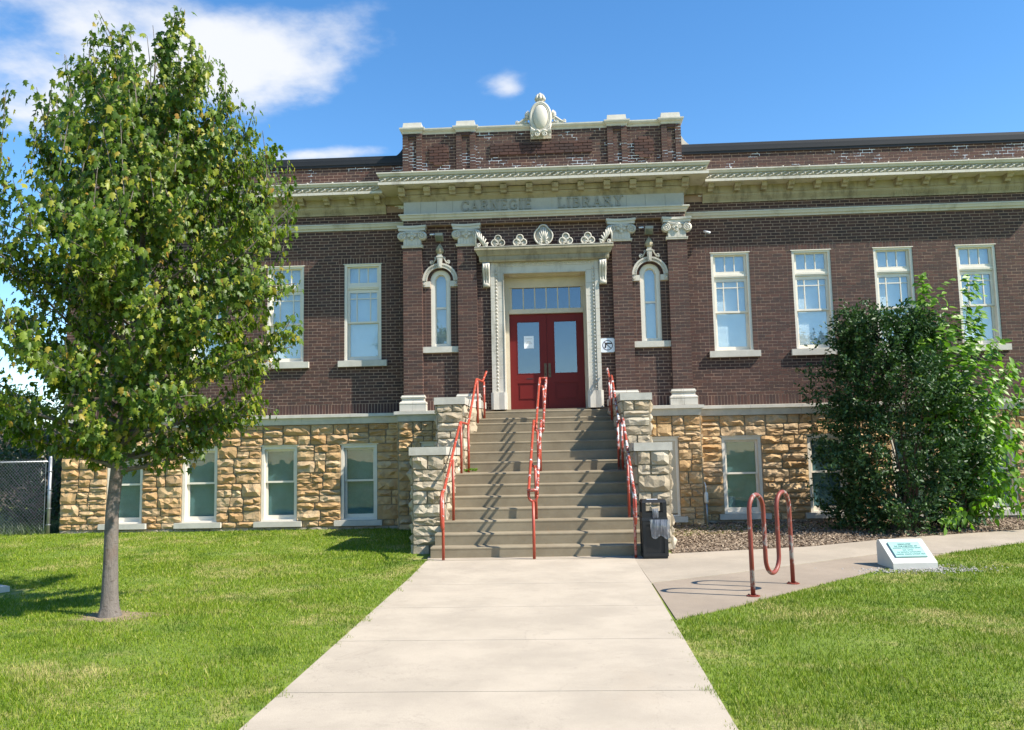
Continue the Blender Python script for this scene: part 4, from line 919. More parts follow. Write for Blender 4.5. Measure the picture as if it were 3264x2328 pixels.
# ------------------------------------------------------------------ staircase
ST = empty('entrance_staircase', (-.1, -4.8, .15)); tag(ST, 'weathered concrete entrance steps between pale rough stone cheek walls', 'staircase')
NOSE = [(-4.80, .335), (-4.52, .515), (-4.24, .695), (-3.96, .875), (-3.68, 1.06), (-3.40, 1.245), (-3.12, 1.437), (-2.20, 1.626), (-1.92, 1.816), (-1.64, 2.005), (-1.36, 2.20), (-1.08, 2.395), (-.85, 2.50), (-.60, 2.655)]
LX = [-1.83, -1.80, -1.66, -1.63, -1.63, -1.63, -1.63, -1.53, -1.53, -1.53, -1.53, -1.50, -1.40, -1.29]
RX = [1.66, 1.63, 1.45, 1.43, 1.43, 1.43, 1.43, 1.36, 1.36, 1.36, 1.36, 1.36, 1.33, 1.25]
for i, (y, z) in enumerate(NOSE):
    yb = NOSE[i+1][0]+.12 if i < 13 else -.345; zb = (NOSE[i-1][1] if i else .05)-.02
    r_ = .022; prof = [(y+.012, zb), (y+.006, z-.05), (y, z-r_), (y+.006, z-.006), (y+.02, z), (yb, z+.003), (yb, zb)]
    t = MB(); t.poly(prof, 'x', LX[i]-.06 if i > 1 else LX[i], RX[i]+.06 if i > 1 else RX[i])
    t.build('step', M['step'], ST)
def cheek(poly, zb, zt, capz, capout, sgn):
    core = MB(); core.poly(poly, 'z', zb, zt)
    o = core.build('cheek_wall', M['stone_mortar'], ST)
    n = len(poly)
    for i in range(n):
        a, b = Vector(poly[i]), Vector(poly[(i+1) % n]); d = b-a; L_ = d.length
        if L_ < .25: continue
        R = []; split(0.0, L_, zb+.02, zt, R, .56, .36); d /= L_
        stones(R, (a.x, a.y, 0), (d.x, d.y), M['pale_rock'], o, .095)
    cen = sum((Vector(p) for p in poly), Vector((0, 0)))/n
    t = MB(); cp_ = [tuple(Vector(p)+Vector((math.copysign(capout, p[0]-cen.x), math.copysign(capout, p[1]-cen.y)))) for p in poly]; t.poly(cp_, 'z', zt+.002, capz); t.build('cap_stone', M['cap'], o)
# counter-clockwise outlines so that the stone faces look outwards
cheek([(-2.22, -4.12), (-1.70, -4.12), (-1.66, -2.36), (-2.22, -2.36)], .05, 1.765, 1.90, .05, -1)
cheek([(-2.07, -2.22), (-1.585, -2.22), (-1.57, -1.3), (-1.33, -.52), (-2.07, -.52)], .05, 2.715, 2.85, .05, -1)
cheek([(1.47, -4.12), (1.99, -4.12), (1.99, -2.36), (1.44, -2.36)], .05, 1.765, 1.90, .05, 1)
cheek([(1.42, -2.22), (1.91, -2.22), (1.91, -.52), (1.29, -.52), (1.40, -1.3)], .05, 2.715, 2.85, .05, 1)

# ------------------------------------------------------------------ handrails
RR = .0235
def bend(a, b, n=6): return [tuple(Vector(a).lerp(Vector(b), i/n)) for i in range(n+1)]
def side_rail(pts, posts, loopx, label, mat):
    root = empty('handrail', (pts[0][0], pts[0][1]+.1, .15)); tag(root, label, 'handrail', None)
    # rail: level foot, flights and level links
    t = MB(); t.tube(pts, RR, 10); t.build('rail', mat, root, True)
    for (x, y, z0, z1) in posts: t = MB(); t.tube([(x, y, z0), (x, y, z1)], RR*.95, 10); t.build('post', mat, root, True)
    x0, y0, z0 = pts[0]; py, pz = posts[0][1], posts[0][3]
    lp = [(x0, y0+.01, z0)]+[(x0, y0-.20*math.sin(a)*1.0, z0-.28+.28*math.cos(a)) for a in [PI*k/10 for k in range(1, 10)]]+[(posts[0][0], py, z0-.56)]
    t = MB(); t.tube(lp, RR*.9, 10); t.build('foot_loop', mat, root, True)
side_rail([(-1.60, -5.05, 1.20), (-1.595, -4.93, 1.21), (-1.545, -3.02, 2.335), (-1.54, -2.96, 2.345), (-1.478, -2.38, 2.33), (-1.47, -2.32, 2.345), (-1.43, -1.02, 3.29), (-1.42, -.96, 3.30), (-1.335, -.72, 3.27), (-1.325, -.68, 3.29), (-1.265, -.47, 3.50)],
          [(-1.60, -5.02, .12, 1.20), (-1.55, -4.10, .69, 1.69), (-1.535, -2.98, 1.43, 2.335), (-1.468, -2.36, 1.43, 2.33), (-1.41, -1.0, 2.39, 3.28), (-1.30, -.71, 2.49, 3.27)], -1, 'red pipe handrail along the cheek wall on the maple tree side', M['rail'])
side_rail([(1.315, -5.05, 1.20), (1.32, -4.93, 1.21), (1.35, -3.02, 2.335), (1.35, -2.96, 2.345), (1.325, -2.38, 2.33), (1.325, -2.32, 2.345), (1.31, -1.02, 3.29), (1.31, -.96, 3.30), (1.29, -.72, 3.27), (1.285, -.68, 3.29), (1.262, -.47, 3.50)],
          [(1.315, -5.02, .12, 1.20), (1.315, -4.10, .69, 1.69), (1.325, -2.98, 1.43, 2.335), (1.30, -2.36, 1.43, 2.33), (1.29, -1.0, 2.39, 3.28), (1.275, -.71, 2.49, 3.27)], 1, 'chipped red pipe handrail along the cheek wall beside the litter bin', M['rail_worn'])
root = empty('handrail', (-.23, -5.02, .13)); tag(root, 'double red pipe handrail running up the middle of the steps', 'handrail')
HXC = lambda y: -.165-.045*(-(y+3.0))*.55 if y < -3 else -.165+.045*(y+3.0)
for s in (-1, 1):
    P = [(HXC(y)+s*.066, y, z) for y, z in [(-5.05, 1.20), (-4.95, 1.225), (-3.02, 2.335), (-2.96, 2.345), (-2.38, 2.315), (-2.32, 2.33), (-1.04, 3.275), (-.97, 3.29)]]
    t = MB(); t.tube(P, RR, 10); t.build('rail', M['rail_worn'] if s > 0 else M['rail'], root, True)
for (y, z0, z1) in [(-5.02, .12, 1.20), (-4.10, .69, 1.71), (-2.98, 1.43, 2.33), (-2.36, 1.43, 2.31), (-1.0, 2.39, 3.28)]:
    c0 = HXC(y); t = MB(); t.tube([(c0, y, z0), (c0, y, z1-.17)], RR, 10)
    t.tube([(c0+.066*math.cos(a), y, z1-.075+.095*math.sin(a)) if math.sin(a) < 0 else (c0+.066*math.cos(a), y, z1) for a in [PI+PI*k/10 for k in range(11)]], RR*.92, 10)
    for q in (-1, 1): t.tube([(c0+q*.066, y, z1-.08), (c0+q*.066, y, z1)], RR*.92, 8)
    t.build('post', M['rail'], root, True)
for (y, z) in [(-5.055, 1.20), (-.975, 3.285)]: t = MB(); t.tube([(HXC(y)-.085, y, z), (HXC(y)+.085, y, z)], RR, 10); t.build('crossbar', M['rail_worn'], root, True)

# ------------------------------------------------------------------ litter bin with its liner
root = empty('litter_bin', (1.60, -4.98, gz(-4.98)+.014)); tag(root, 'black plastic litter bin with open square hood at the foot of the steps', 'bin')
def frus(t, w0, d0, z0, w1, d1, z1): t.add([(-w0, -d0, z0), (w0, -d0, z0), (w0, d0, z0), (-w0, d0, z0), (-w1, -d1, z1), (w1, -d1, z1), (w1, d1, z1), (-w1, d1, z1)], [(0,3,2,1),(4,5,6,7),(0,1,5,4),(1,2,6,5),(2,3,7,6),(3,0,4,7)])
t = MB(); frus(t, .168, .168, .03, .180, .180, .57); t.box(-.178, .178, -.178, .178, 0, .03)
for (a, b, c_, d_) in [(-.18, -.135, .03, .57), (.135, .18, .03, .57), (-.135, .135, .03, .075), (-.135, .135, .50, .57)]: t.box(a, b, -.190, -.165, c_, d_)
for (a, b, c_, d_) in [(-.18, -.135, .03, .57), (.135, .18, .03, .57), (-.135, .135, .03, .075), (-.135, .135, .50, .57)]: t.box(-.190, -.165, a, b, c_, d_); t.box(.165, .190, a, b, c_, d_)
t.build('body', M['blackplastic'], root, local=True)
t = MB(); frus(t, .196, .196, .555, .190, .190, .60); t.build('rim', M['blackplastic'], root, local=True)
t = MB()
for (a, b) in ((-.183, -.125), (.125, .183)):
    t.box(a, b, -.183, -.125, .60, .82); t.box(a, b, .125, .183, .60, .82)
t.box(-.125, .125, -.183, -.165, .60, .675); t.box(-.125, .125, .165, .183, .60, .675); t.box(-.183, -.165, -.125, .125, .60, .675); t.box(.165, .183, -.125, .125, .60, .675); frus(t, .186, .186, .82, .170, .170, .862)
t.build('hood', M['blackplastic'], root, local=True)
t = MB(); t.box(-.10, .06, -.12, -.02, .863, .869); t.build('ashtray_plate', M['white'], root, local=True)
N = Nodes('liner_film'); M['film'] = N.done(N.mix(N.noise(6, 4), (.10, .105, .12), (.26, .275, .30)), .14, 0, .8); N.b.inputs['Alpha'].default_value = .75
root = empty('bin_liner', (1.66, -5.19, .72)); tag(root, 'grey translucent plastic liner hanging over the rim of the litter bin', 'bin bag')
nu, nv = 26, 16; V = []; Fc = []
for j in range(nv+1):
    v = j/nv
    for i in range(nu+1):
        u = i/nu; fold = .012*math.sin(u*19+1.3*math.sin(v*3))+.008*math.sin(u*41+v*5); sag = .030*math.sin(PI*u)*math.sin(PI*min(1, v*1.15))
        w = .30-.03*v; V.append((-.14+w*u+.02*v, -.012-abs(fold)*(1-.3*v)-sag, .02-(.27+.03*math.sin(u*9))*v*(1-.12*abs(u-.6))))
for j in range(nv):
    for i in range(nu): a = j*(nu+1)+i; Fc.append((a, a+1, a+nu+2, a+nu+1))
t = MB(); t.add(V, Fc); t.build('film_flap', M['film'], root, True, True)
t = MB(); V2 = [(x*.32-.05, .03+y*.5, .17+z*.62) for x, y, z in V]; t.add(V2, Fc); t.build('film_twist', M['film'], root, True, True)
t = MB(); V3 = [(-.265+.10*(x+.14)/.3, .19+.3*(x+.14), .02+z*.35) for x, y, z in V]; t.add(V3, Fc); t.build('film_tail', M['film'], root, True, True)

# ------------------------------------------------------------------ bicycle rack
A, B = Vector((2.29, -8.37)), Vector((2.96, -7.51)); d = (B-A); root = empty('bicycle_rack', (A.x, A.y, gz(-8.4)+.010)); tag(root, 'rusty red wave shaped bicycle rack bolted to the concrete pad', 'bicycle rack')
R3 = d.length/6; D3 = d.normalized(); P = []
def rp(u, z): return (D3.x*u, D3.y*u, z)
HT, LB = 1.10-R3, .19+R3
P += [rp(0, 0), rp(0, .5), rp(0, HT)]+[rp(R3-R3*math.cos(a), HT+R3*math.sin(a)) for a in [PI*k/12 for k in range(1, 12)]]+[rp(2*R3, HT), rp(2*R3, .6), rp(2*R3, LB)]
P += [rp(3*R3-R3*math.cos(a), LB-R3*math.sin(a)) for a in [PI*k/12 for k in range(1, 12)]]+[rp(4*R3, LB), rp(4*R3, .6), rp(4*R3, HT)]+[rp(5*R3-R3*math.cos(a), HT+R3*math.sin(a)) for a in [PI*k/12 for k in range(1, 12)]]+[rp(6*R3, HT), rp(6*R3, .5), rp(6*R3, 0)]
t = MB(); t.tube(P, .0255, 14); t.build('bent_tube', M['rack'], root, True, True)
for u in (0, 6*R3):
    t = MB(); t.lathe([(0, 0), (.075, 0), (.075, .009), (0.03, .012)], rp(u, 0), 16)
    for k in range(4): a = PI/4+PI/2*k; p_ = rp(u, 0); t.lathe([(0, .009), (.010, .009), (.010, .02), (0, .022)], (p_[0]+.055*math.cos(a), p_[1]+.055*math.sin(a), 0), 6)
    t.build('foot_plate', M['rack'], root, False, True)

# ------------------------------------------------------------------ memorial marker
root = empty('memorial_marker', (4.86, -6.16, gz(-6.2)), math.radians(3)); tag(root, 'wedge shaped white stone marker with green bronze plaque beside the path', 'marker')
t = MB(); prof = [(-.22, -.03), (.27, -.03), (.27, .31), (.24, .35), (.20, .352), (.18, .348), (-.215, .088), (-.22, .08)]; t.poly(prof, 'x', -.295, .295); t.build('stone_block', M['marker'], root, False, True)
nrm = Vector((0, -.26, .395)).normalized(); up_ = Vector((0, .395, .26)).normalized(); c3 = Vector((0, -.0175, .218))
def onface(u, v, h): p_ = c3+up_*v+nrm*h; return (u, p_.y, p_.z)
def facebox(t, u0, u1, v0, v1, h0, h1): t.add([onface(u0, v0, h0), onface(u1, v0, h0), onface(u1, v1, h0), onface(u0, v1, h0), onface(u0, v0, h1), onface(u1, v0, h1), onface(u1, v1, h1), onface(u0, v1, h1)], [(0,3,2,1),(4,5,6,7),(0,1,5,4),(1,2,6,5),(2,3,7,6),(3,0,4,7)])
t = MB(); facebox(t, -.215, .205, -.14, .165, .0, .022); pq = t.build('plaque', M['verdigris'], root, False, True)
lines = ['DEDICATED', 'TO THE MEMORY OF']
def textmesh(txt, size, name, mat, ext=.002):
    cu = bpy.data.curves.new(name, 'FONT'); cu.body = txt; cu.size = size; cu.extrude = ext; cu.align_x = 'CENTER'; cu.resolution_u = 2
    ob = bpy.data.objects.new(name, cu); col.objects.link(ob); dg = bpy.context.evaluated_depsgraph_get(); me = bpy.data.meshes.new_from_object(ob.evaluated_get(dg)); bpy.data.objects.remove(ob); me.materials.clear(); me.materials.append(mat); me.name = name; return me
RF = Matrix((( 1, 0, 0), (0, up_.y, nrm.y), (0, up_.z, nrm.z))).to_4x4()
for k, tx in enumerate(lines):
    o = link('lettering', textmesh(tx, .033, 'lettering', M['verdigris_dark']), pq); p_ = onface(-.005, .10-.042*k, .0235); o.matrix_local = Matrix.Translation(p_) @ RF
rr2 = random.Random(4)
for k, ws in enumerate([(.11, .15, .07), (.05, .07), (.03, .10, .15), (.10, .08, .10, .04)]):   # worn lines of raised letters
    tot = sum(ws)+.018*(len(ws)-1); u = -.005-tot/2; t = MB(); v = .02-.042*k
    for w in ws:
        x = u
        while x < u+w: lw = rr2.uniform(.010, .017); facebox(t, x, x+lw*.35, v, v+.024, .022, .025); facebox(t, x, x+lw, v+rr2.choice((0, .010, .019)), v+rr2.choice((.005, .0235)), .022, .0245) if False else facebox(t, x+lw*.35, x+lw, v+.009, v+.014, .022, .0245); x += lw+.005
        u += w+.018
    o = t.build('lettering', M['verdigris_dark'], pq, False, True)

# ------------------------------------------------------------------ small things on the building
root = empty('no_guns_sign', (1.29, PW-.012, 4.0)); tag(root, 'square white no guns sign beside the red doors', 'sign')
t = MB(); h_, r_ = .148, .03; pts = []
for (cx_, cz_, a0) in [(h_-r_, h_-r_, 0), (-h_+r_, h_-r_, PI/2), (-h_+r_, -h_+r_, PI), (h_-r_, -h_+r_, 1.5*PI)]: pts += [(cx_+r_*math.cos(a0+PI/2*k/4), cz_+r_*math.sin(a0+PI/2*k/4)) for k in range(5)]
SX = -.035
t.poly(pts, 'y', -.045, .010); pl = t.build('plate', M['white'], root, False, True)
t = MB(); ringpoly(t, 0, 0, .094, .108, 0, 2*PI, -.0475, -.0445, 36); stroke(t, [(-.071, .071), (.071, -.071)], .008, -.0478, -.0446); t.build('prohibition_ring', M['ink_red'], root, False, True)
t = MB(); t.poly([(-.06, .05), (-.03, .055), (.09, .05), (.09, .022), (0, .025), (-.025, .01), (-.03, -.06), (-.07, -.055), (-.055, .0)], 'y', -.0470, -.0444); t.build('pistol', M['ink'], root, False, True)
root = empty('paper_notice', (-.375, DY+.012, 4.17)); tag(root, 'white printed notice taped inside the glass of the red door', 'notice')
t = MB(); t.box(-.105, .105, .002, .004, -.135, .135); t.build('sheet', M['paper'], root, False, True)
for z, w in ((.075, .072), (.02, .04), (-.005, .055), (-.03, .068)): t = MB(); t.box(-w, w, .0008, .0018, z-.004, z+.004); t.build('text_line', M['lampgrey'], root, False, True)
for s, lab in ((-1, 'grey box floodlight above the arched window nearer the maple tree'), (1, 'grey box floodlight above the arched window nearer the no guns sign')):
    c0 = s*2.235; root = empty('floodlight', (c0, PW, 6.42)); tag(root, lab, 'floodlight', 'floodlights over the arched windows')
    t = MB(); t.poly([(-.005, .08), (-.20, .075), (-.20, .02), (-.06, -.065), (-.005, -.065)], 'x', -.082, .082); t.build('housing', M['lampgrey'], root, False, True)
    t = MB(); t.add([(-.07, -.205, .015), (.07, -.205, .015), (.07, -.068, -.068), (-.07, -.068, -.068)], [(0, 1, 2, 3)]); t.build('lens', M['glass_dark'], root, False, True)
    root = empty('security_camera', (c0-.14, PW, 6.50)); tag(root, 'small white camera fixed beside the %s floodlight' % ('maple side' if s < 0 else 'sign side'), 'camera', 'small cameras by the floodlights')
    t = MB(); t.tube([(0, 0, 0), (-.02, -.06, 0)], .010, 8); t.build('bracket', M['pvc'], root, True, True)
    t = MB(); t.tube([(.03, -.06, .006), (-.065, -.085, -.006)], .018, 10); t.build('barrel', M['white'], root, True, True)
root = empty('security_camera', (3.48, 0, 6.42)); tag(root, 'white bullet security camera on the brick wing above a sash window', 'camera')
t = MB(); t.lathe([(0, 0), (.028, 0), (.028, .02), (0, .02)], (0, -.01, -.06), 10); t.tube([(0, 0, -.05), (0, -.05, -.05), (.01, -.08, 0)], .010, 8); t.build('bracket', M['galv'], root, True, True)
t = MB(); t.tube([(-.03, -.09, .035), (.085, -.17, -.02)], .024, 12); t.build('barrel', M['white'], root, True, True)
root = empty('vent_standpipe', (3.18, -.50, .22)); tag(root, 'pale pipe with junction box standing against the stone basement', 'pipe')
t = MB(); t.tube([(0, 0, -.05), (0, 0, .52)], .024, 10); t.build('pipe', M['galv'], root, True, True)
t = MB(); t.tube([(0, 0, .47), (0, 0, .50), (0, 0, .66), (0, 0, .70)], [.026, .042, .042, .026], 12); t.build('fitting', M['pvc'], root, True, True)
t = MB(); t.tube([(0, 0, .69), (0, .0, .82), (-.01, .09, .9)], .014, 8); t.build('conduit', M['pvc'], root, True, True)
t = MB(); t.poly([(-.55, -.18), (-.1, -.28), (.45, -.2), (.6, .05), (.3, .24), (-.3, .2), (-.6, .05)], 'z', -.03, .07); root = t.build('stone_slab', M['limestone'], None, False, True); root.location = (-7.5, -7.35, gz(-7.3)); tag(root, 'flat pale stone slab lying in the lawn in the tree shadow', 'stone')

# ------------------------------------------------------------------ chain link fence
root = empty('chain_link_fence', (-10.85, -.12, .25)); tag(root, 'galvanised chain link fence running from the corner of the stone basement', 'fence')
FY, FT = -.12, 1.83
for x in (-10.83, -13.8, -16.8):
    t = MB(); t.tube([(x, FY, .1), (x, FY, FT+.06)], .036, 12); t.lathe([(0.036, FT+.06), (.03, FT+.09), (0, FT+.10)], (x, FY, 0), 12); t.build('post', M['galv'], root, True)
t = MB(); t.tube([(-10.93, FY-.0, .12), (-10.93, FY, FT-.02)], .008, 6); t.build('tension_bar', M['galv'], root)
for z in (.45, .8, 1.2, 1.6): t = MB(); t.tube([(-10.83+.045*math.cos(a), FY+.045*math.sin(a), z) for a in [2*PI*k/12 for k in range(12)]], .010, 5, True); t.build('band', M['galv'], root, True)
t = MB(); t.tube([(-10.83, FY, FT-.02), (-16.8, FY, FT-.02)], .020, 8); t.build('top_rail', M['galv'], root, True)
V = []; Fc = []
def wire(a, b, w=.0021):
    a, b = np.array(a), np.array(b); d_ = b-a; n_ = np.array([-d_[2], 0, d_[0]]); n_ = n_/np.linalg.norm(n_)*w; k_ = len(V)
    for p_ in (a, b):
        V.extend([p_+n_, p_-n_*.5+np.array([0, w, 0]), p_-n_*.5-np.array([0, w, 0])])
    Fc.extend([(k_, k_+1, k_+4, k_+3), (k_+1, k_+2, k_+5, k_+4), (k_+2, k_, k_+3, k_+5)])
x = -16.8; H2 = FT-.17
while x < -10.9-.0:
    for s in (-1, 1):
        xa, xb = x, x+s*H2; za, zb = .17, FT
        if xb > -10.94: f_ = (-10.94-xa)/(xb-xa); xb = -10.94; zb = za+(FT-.17)*f_
        if xb < -16.8: f_ = (-16.8-xa)/(xb-xa); xb = -16.8; zb = za+(FT-.17)*f_
        if zb-za > .02: wire((xa, FY-.03+.003*s, za), (xb, FY-.03+.003*s, zb+(.03 if zb >= FT-.001 else 0)))
    x += .072
x = -10.94-.036                                # wires that start on the edge bar
z = .17+.072
while z < FT: wire((-10.94, FY-.033, z), (-10.94-(FT-z), FY-.033, FT+.03)); z += .072
o = link('wire_mesh', fast_mesh('wire_mesh', V, Fc, M['galv'], None, wloc(root)), root); o['kind'] = 'stuff'

# ------------------------------------------------------------------ vegetation
def unit(a): return a/np.maximum(1e-9, np.linalg.norm(a, axis=-1, keepdims=True))
def leaves(name, pos, tip, nrm, size, tmpl, tf, mat, rnd, off):
    tip = unit(tip); x = unit(np.cross(tip, nrm)); n = np.cross(x, tip); T = np.asarray(tmpl, np.float32)
    V = pos[:, None, :]+size[:, None, None]*(T[None, :, 0:1]*x[:, None, :]+T[None, :, 1:2]*tip[:, None, :]+T[None, :, 2:3]*n[:, None, :])
    k = len(T); Fi = (np.asarray(tf)[None, :, :]+(np.arange(len(pos))*k)[:, None, None]).reshape(-1, 3)
    return fast_mesh(name, V.reshape(-1, 3), Fi, mat, np.repeat(rnd, len(tf)), off)
half = [(.20, -.03), (.50, .16), (.30, .33), (.58, .64), (.24, .62)]
outl = [(0, 0)]+half+[(0, 1.05)]+[(-x, y) for x, y in half[::-1]]
MAPLE = [(0, .36, .03)]+[(x*.82, y, -.34*abs(x)-.24*y*y+.06) for x, y in outl]; MAPLE_F = [(0, 1+i, 1+(i+1) % len(outl)) for i in range(len(outl))]
OVAL = [(0, 0, 0), (.24, .35, .06), (.17, .75, .02), (0, 1, -.08), (-.17, .75, .02), (-.24, .35, .06), (0, .5, -.02)]; OVAL_F = [(6, 0, 1), (6, 1, 2), (6, 2, 3), (6, 3, 4), (6, 4, 5), (6, 5, 0)]
OVATE = [(0, 0, 0), (.30, .22, .05), (.26, .58, .03), (0, 1.05, -.14), (-.26, .58, .03), (-.30, .22, .05), (0, .4, -.02)]

# --- maple in the lawn
TX, TY = -4.60, -9.12; TZ = gz(TY)
ring = [(TX+.05+(.36+.09*math.sin(3*a+1)+.05*math.sin(7*a))*math.cos(a)*1.25, TY+(.30+.07*math.sin(4*a))*math.sin(a)) for a in [2*PI*k/28 for k in range(28)]]
tag(sheet(ring, .004, M['soil_dry'], 'bare_ground', thick=.02), kind='structure')
root = empty('maple_tree', (TX, TY, TZ)); tag(root, 'young maple tree with yellow green leaves standing in the lawn', 'tree')
LEAN = .30
def ax(z): return np.array([TX+LEAN*max(0, z-1.2)/4.0-.03*math.sin(z*1.1), TY+.05*math.sin(z*.8), z])
zs_ = [TZ-.05, TZ+.02, TZ+.10, TZ+.25, .7, 1.2, 1.7, 2.2, 2.8, 3.5, 4.3, 5.0, 5.7, 6.3]
rs_ = [.150, .120, .096, .084, .074, .068, .064, .058, .048, .038, .028, .020, .012, .005]
t = MB(); t.tube([tuple(ax(z)) for z in zs_], rs_, 14)
for k in range(0): a = 2*PI*k/6+.3; t.tube([(TX+.06*math.cos(a), TY+.06*math.sin(a), TZ+.10), (TX+.10*math.cos(a), TY+.10*math.sin(a), TZ-.03)], [.035, .025], 6)
t.build('trunk', M['bark'], root, True)
PRZ = [1.7, 1.95, 2.3, 2.8, 3.4, 4.2, 4.9, 5.4, 5.9, 6.3, 6.75]; PRR = [.45, 1.2, 1.58, 1.80, 1.90, 1.84, 1.54, 1.22, .92, .66, .40]
rad = lambda z: np.interp(z, PRZ, PRR)
br = MB(); tw = []                             # (points of a leafy twig)
for i in range(66):
    h0 = 1.62+3.8*((i+.5)/66)**1.05; az = i*2.39996+random.uniform(-.3, .3); ze = min(6.3, h0+random.uniform(.25, 1.15)+.35*(h0 < 2.4)*random.random()); 
    if i < 9: ze = h0+random.uniform(.15, .55)
    re = rad(ze)*random.uniform(.62, 1.08); c0 = ax(ze); a0 = ax(h0); e = np.array([c0[0]+re*math.cos(az), c0[1]+re*math.sin(az), ze])
    mid = (a0+e)/2+np.array([0, 0, -.10+.05*random.random()]); P = []
    for u in np.linspace(0, 1, 8): P.append((1-u)**2*a0+2*u*(1-u)*mid+u*u*e+np.array([random.uniform(-.02, .02)]*3)*(0 < u < 1))
    rb = .030*(1-.55*(h0-1.6)/4.5); br.tube([tuple(p) for p in P], [rb*(1-.85*u) for u in np.linspace(0, 1, 8)], 6)
    L_ = np.linalg.norm(e-a0)
    for k in range(int(6+L_*9)):
        u = random.uniform(.14, 1.0); q = u*7; j = min(6, int(q)); b = P[j]+(P[j+1]-P[j])*(q-j); out = np.array([math.cos(az+random.uniform(-1.3, 1.3)), math.sin(az+random.uniform(-1.3, 1.3)), random.uniform(-.1, 1.0)+.7*(h0 > 3.6)]); out /= np.linalg.norm(out)
        l = random.uniform(.22, .50)*(1.05-.25*u); tw.append((b, b+out*l*.55+np.array([0, 0, .03]), b+out*l+np.array([0, 0, .10*random.random()])))
    tw.append((P[5], P[6], P[7]+np.array([0, 0, .12])))
for (ex, ey, ez, h0) in [(-2.72, -9.0, 4.55, 3.0), (-2.95, -9.3, 3.95, 2.6), (-3.15, -9.2, 5.35, 3.6), (-2.95, -8.9, 2.75, 1.9), (-3.3, -9.0, 2.25, 1.75), (-5.75, -9.0, 5.6, 3.8), (-6.5, -9.2, 4.7, 3.0), (-6.4, -9.0, 2.9, 1.9), (-6.1, -8.9, 2.3, 1.7), (-4.0, -9.1, 6.2, 4.2), (-4.75, -9.2, 6.55, 4.6)]:
    a0 = ax(h0); e = np.array([ex, ey, ez]); mid = (a0+e)/2+np.array([0, 0, -.15]); P = [(1-u)**2*a0+2*u*(1-u)*mid+u*u*e for u in np.linspace(0, 1, 8)]; br.tube([tuple(p) for p in P], list(np.linspace(.022, .005, 8)), 6)
    for k in range(16):                        # long limbs that break the outline
        u = random.uniform(.35, 1.0); q = u*7; j = min(6, int(q)); b = P[j]+(P[j+1]-P[j])*(q-j); d_ = unit(e-a0)*.6+rng.normal(0, .5, 3)+np.array([0, 0, .35]); d_ = d_/np.linalg.norm(d_); l = random.uniform(.16, .36); tw.append((b, b+d_*l*.5, b+d_*l))
    free0 = len(tw)
for i in range(80):                            # upright shoots on top
    a = random.uniform(0, 2*PI); z = random.uniform(3.9, 5.75); b = ax(z)+np.array([rad(z)*.95*random.random()**.5*math.cos(a), rad(z)*.95*random.random()**.5*math.sin(a), 0]); l = random.uniform(.45, 1.0)
    d_ = np.array([random.uniform(-.2, .2), random.uniform(-.2, .2), 1.0]); tw.append((b, b+d_*l*.5, b+d_*l))
for i in range(13):                            # bare whips above the crown
    a = random.uniform(0, 2*PI); b = ax(5.75)+np.array([.75*math.cos(a)*random.random(), .7*math.sin(a)*random.random(), random.uniform(-.3, .25)]); d_ = np.array([random.uniform(-.28, .28), random.uniform(-.2, .2), 1]); l = random.uniform(.5, .95); br.tube([tuple(b), tuple(b+d_*l*.5+np.array([.02, 0, 0])), tuple(b+d_*l)], [.006, .005, .003], 4)
pos, tip, nr = [], [], []
for (a, b, c_) in tw:
    br.tube([tuple(a), tuple(b), tuple(c_)], [.006, .005, .003], 4, cap=False)
    L_ = np.linalg.norm(c_-a); n = int(L_/.0165)
    for k in range(n):
        u = (k+.6)/n; p = (1-u)**2*a+2*u*(1-u)*b+u*u*c_; cen = ax(p[2]); o_ = np.array([p[0]-cen[0], p[1]-cen[1], 0]); r0 = np.linalg.norm(o_)
        if r0 > rad(p[2])*1.28+.08: continue
        o_ = o_/max(.05, r0); rv = rng.normal(0, 1, 3); pos.append(p+rv*.05); tip.append(o_*.35+np.array([0, 0, -.95])+rng.normal(0, .40, 3)); nr.append(o_*.75+np.array([0, 0, .55])+rng.normal(0, .45, 3))
br.build('limbs', M['bark'], root)
pos, tip, nr = map(np.array, (pos, tip, nr)); size = rng.uniform(.048, .086, len(pos)); rnd = np.clip(rng.beta(1.5, 1.9, len(pos))*.86+np.where(rng.random(len(pos)) < .02, .3, 0)+.10*(rng.random(len(pos)))*(pos[:, 2] > 3.6), 0, .999)
dist = np.linalg.norm(pos-np.array([CX, CY, CZ]), axis=1); order = np.argsort(dist); solo = order[:280]; rest_ = order[280:]
crown = link('crown', leaves('crown', pos[rest_], tip[rest_], nr[rest_], size[rest_], MAPLE, MAPLE_F, M['maple'], rnd[rest_], wloc(root)), root); crown['kind'] = 'stuff'
one = fast_mesh('leaf', np.array(MAPLE), np.array(MAPLE_F), M['maple'], np.zeros(len(MAPLE_F)))
for i in solo:                                 # the leaves nearest the eye
    tt = Vector(tip[i]).normalized(); xx = tt.cross(Vector(nr[i])).normalized(); nn_ = xx.cross(tt); o = link('leaf', one, crown); mm = Matrix((xx, tt, nn_)).transposed().to_4x4(); s_ = float(size[i])
    o.matrix_local = Matrix.Translation(Vector(pos[i])-wloc(root)) @ mm @ Matrix.Diagonal((s_, s_, s_, 1))

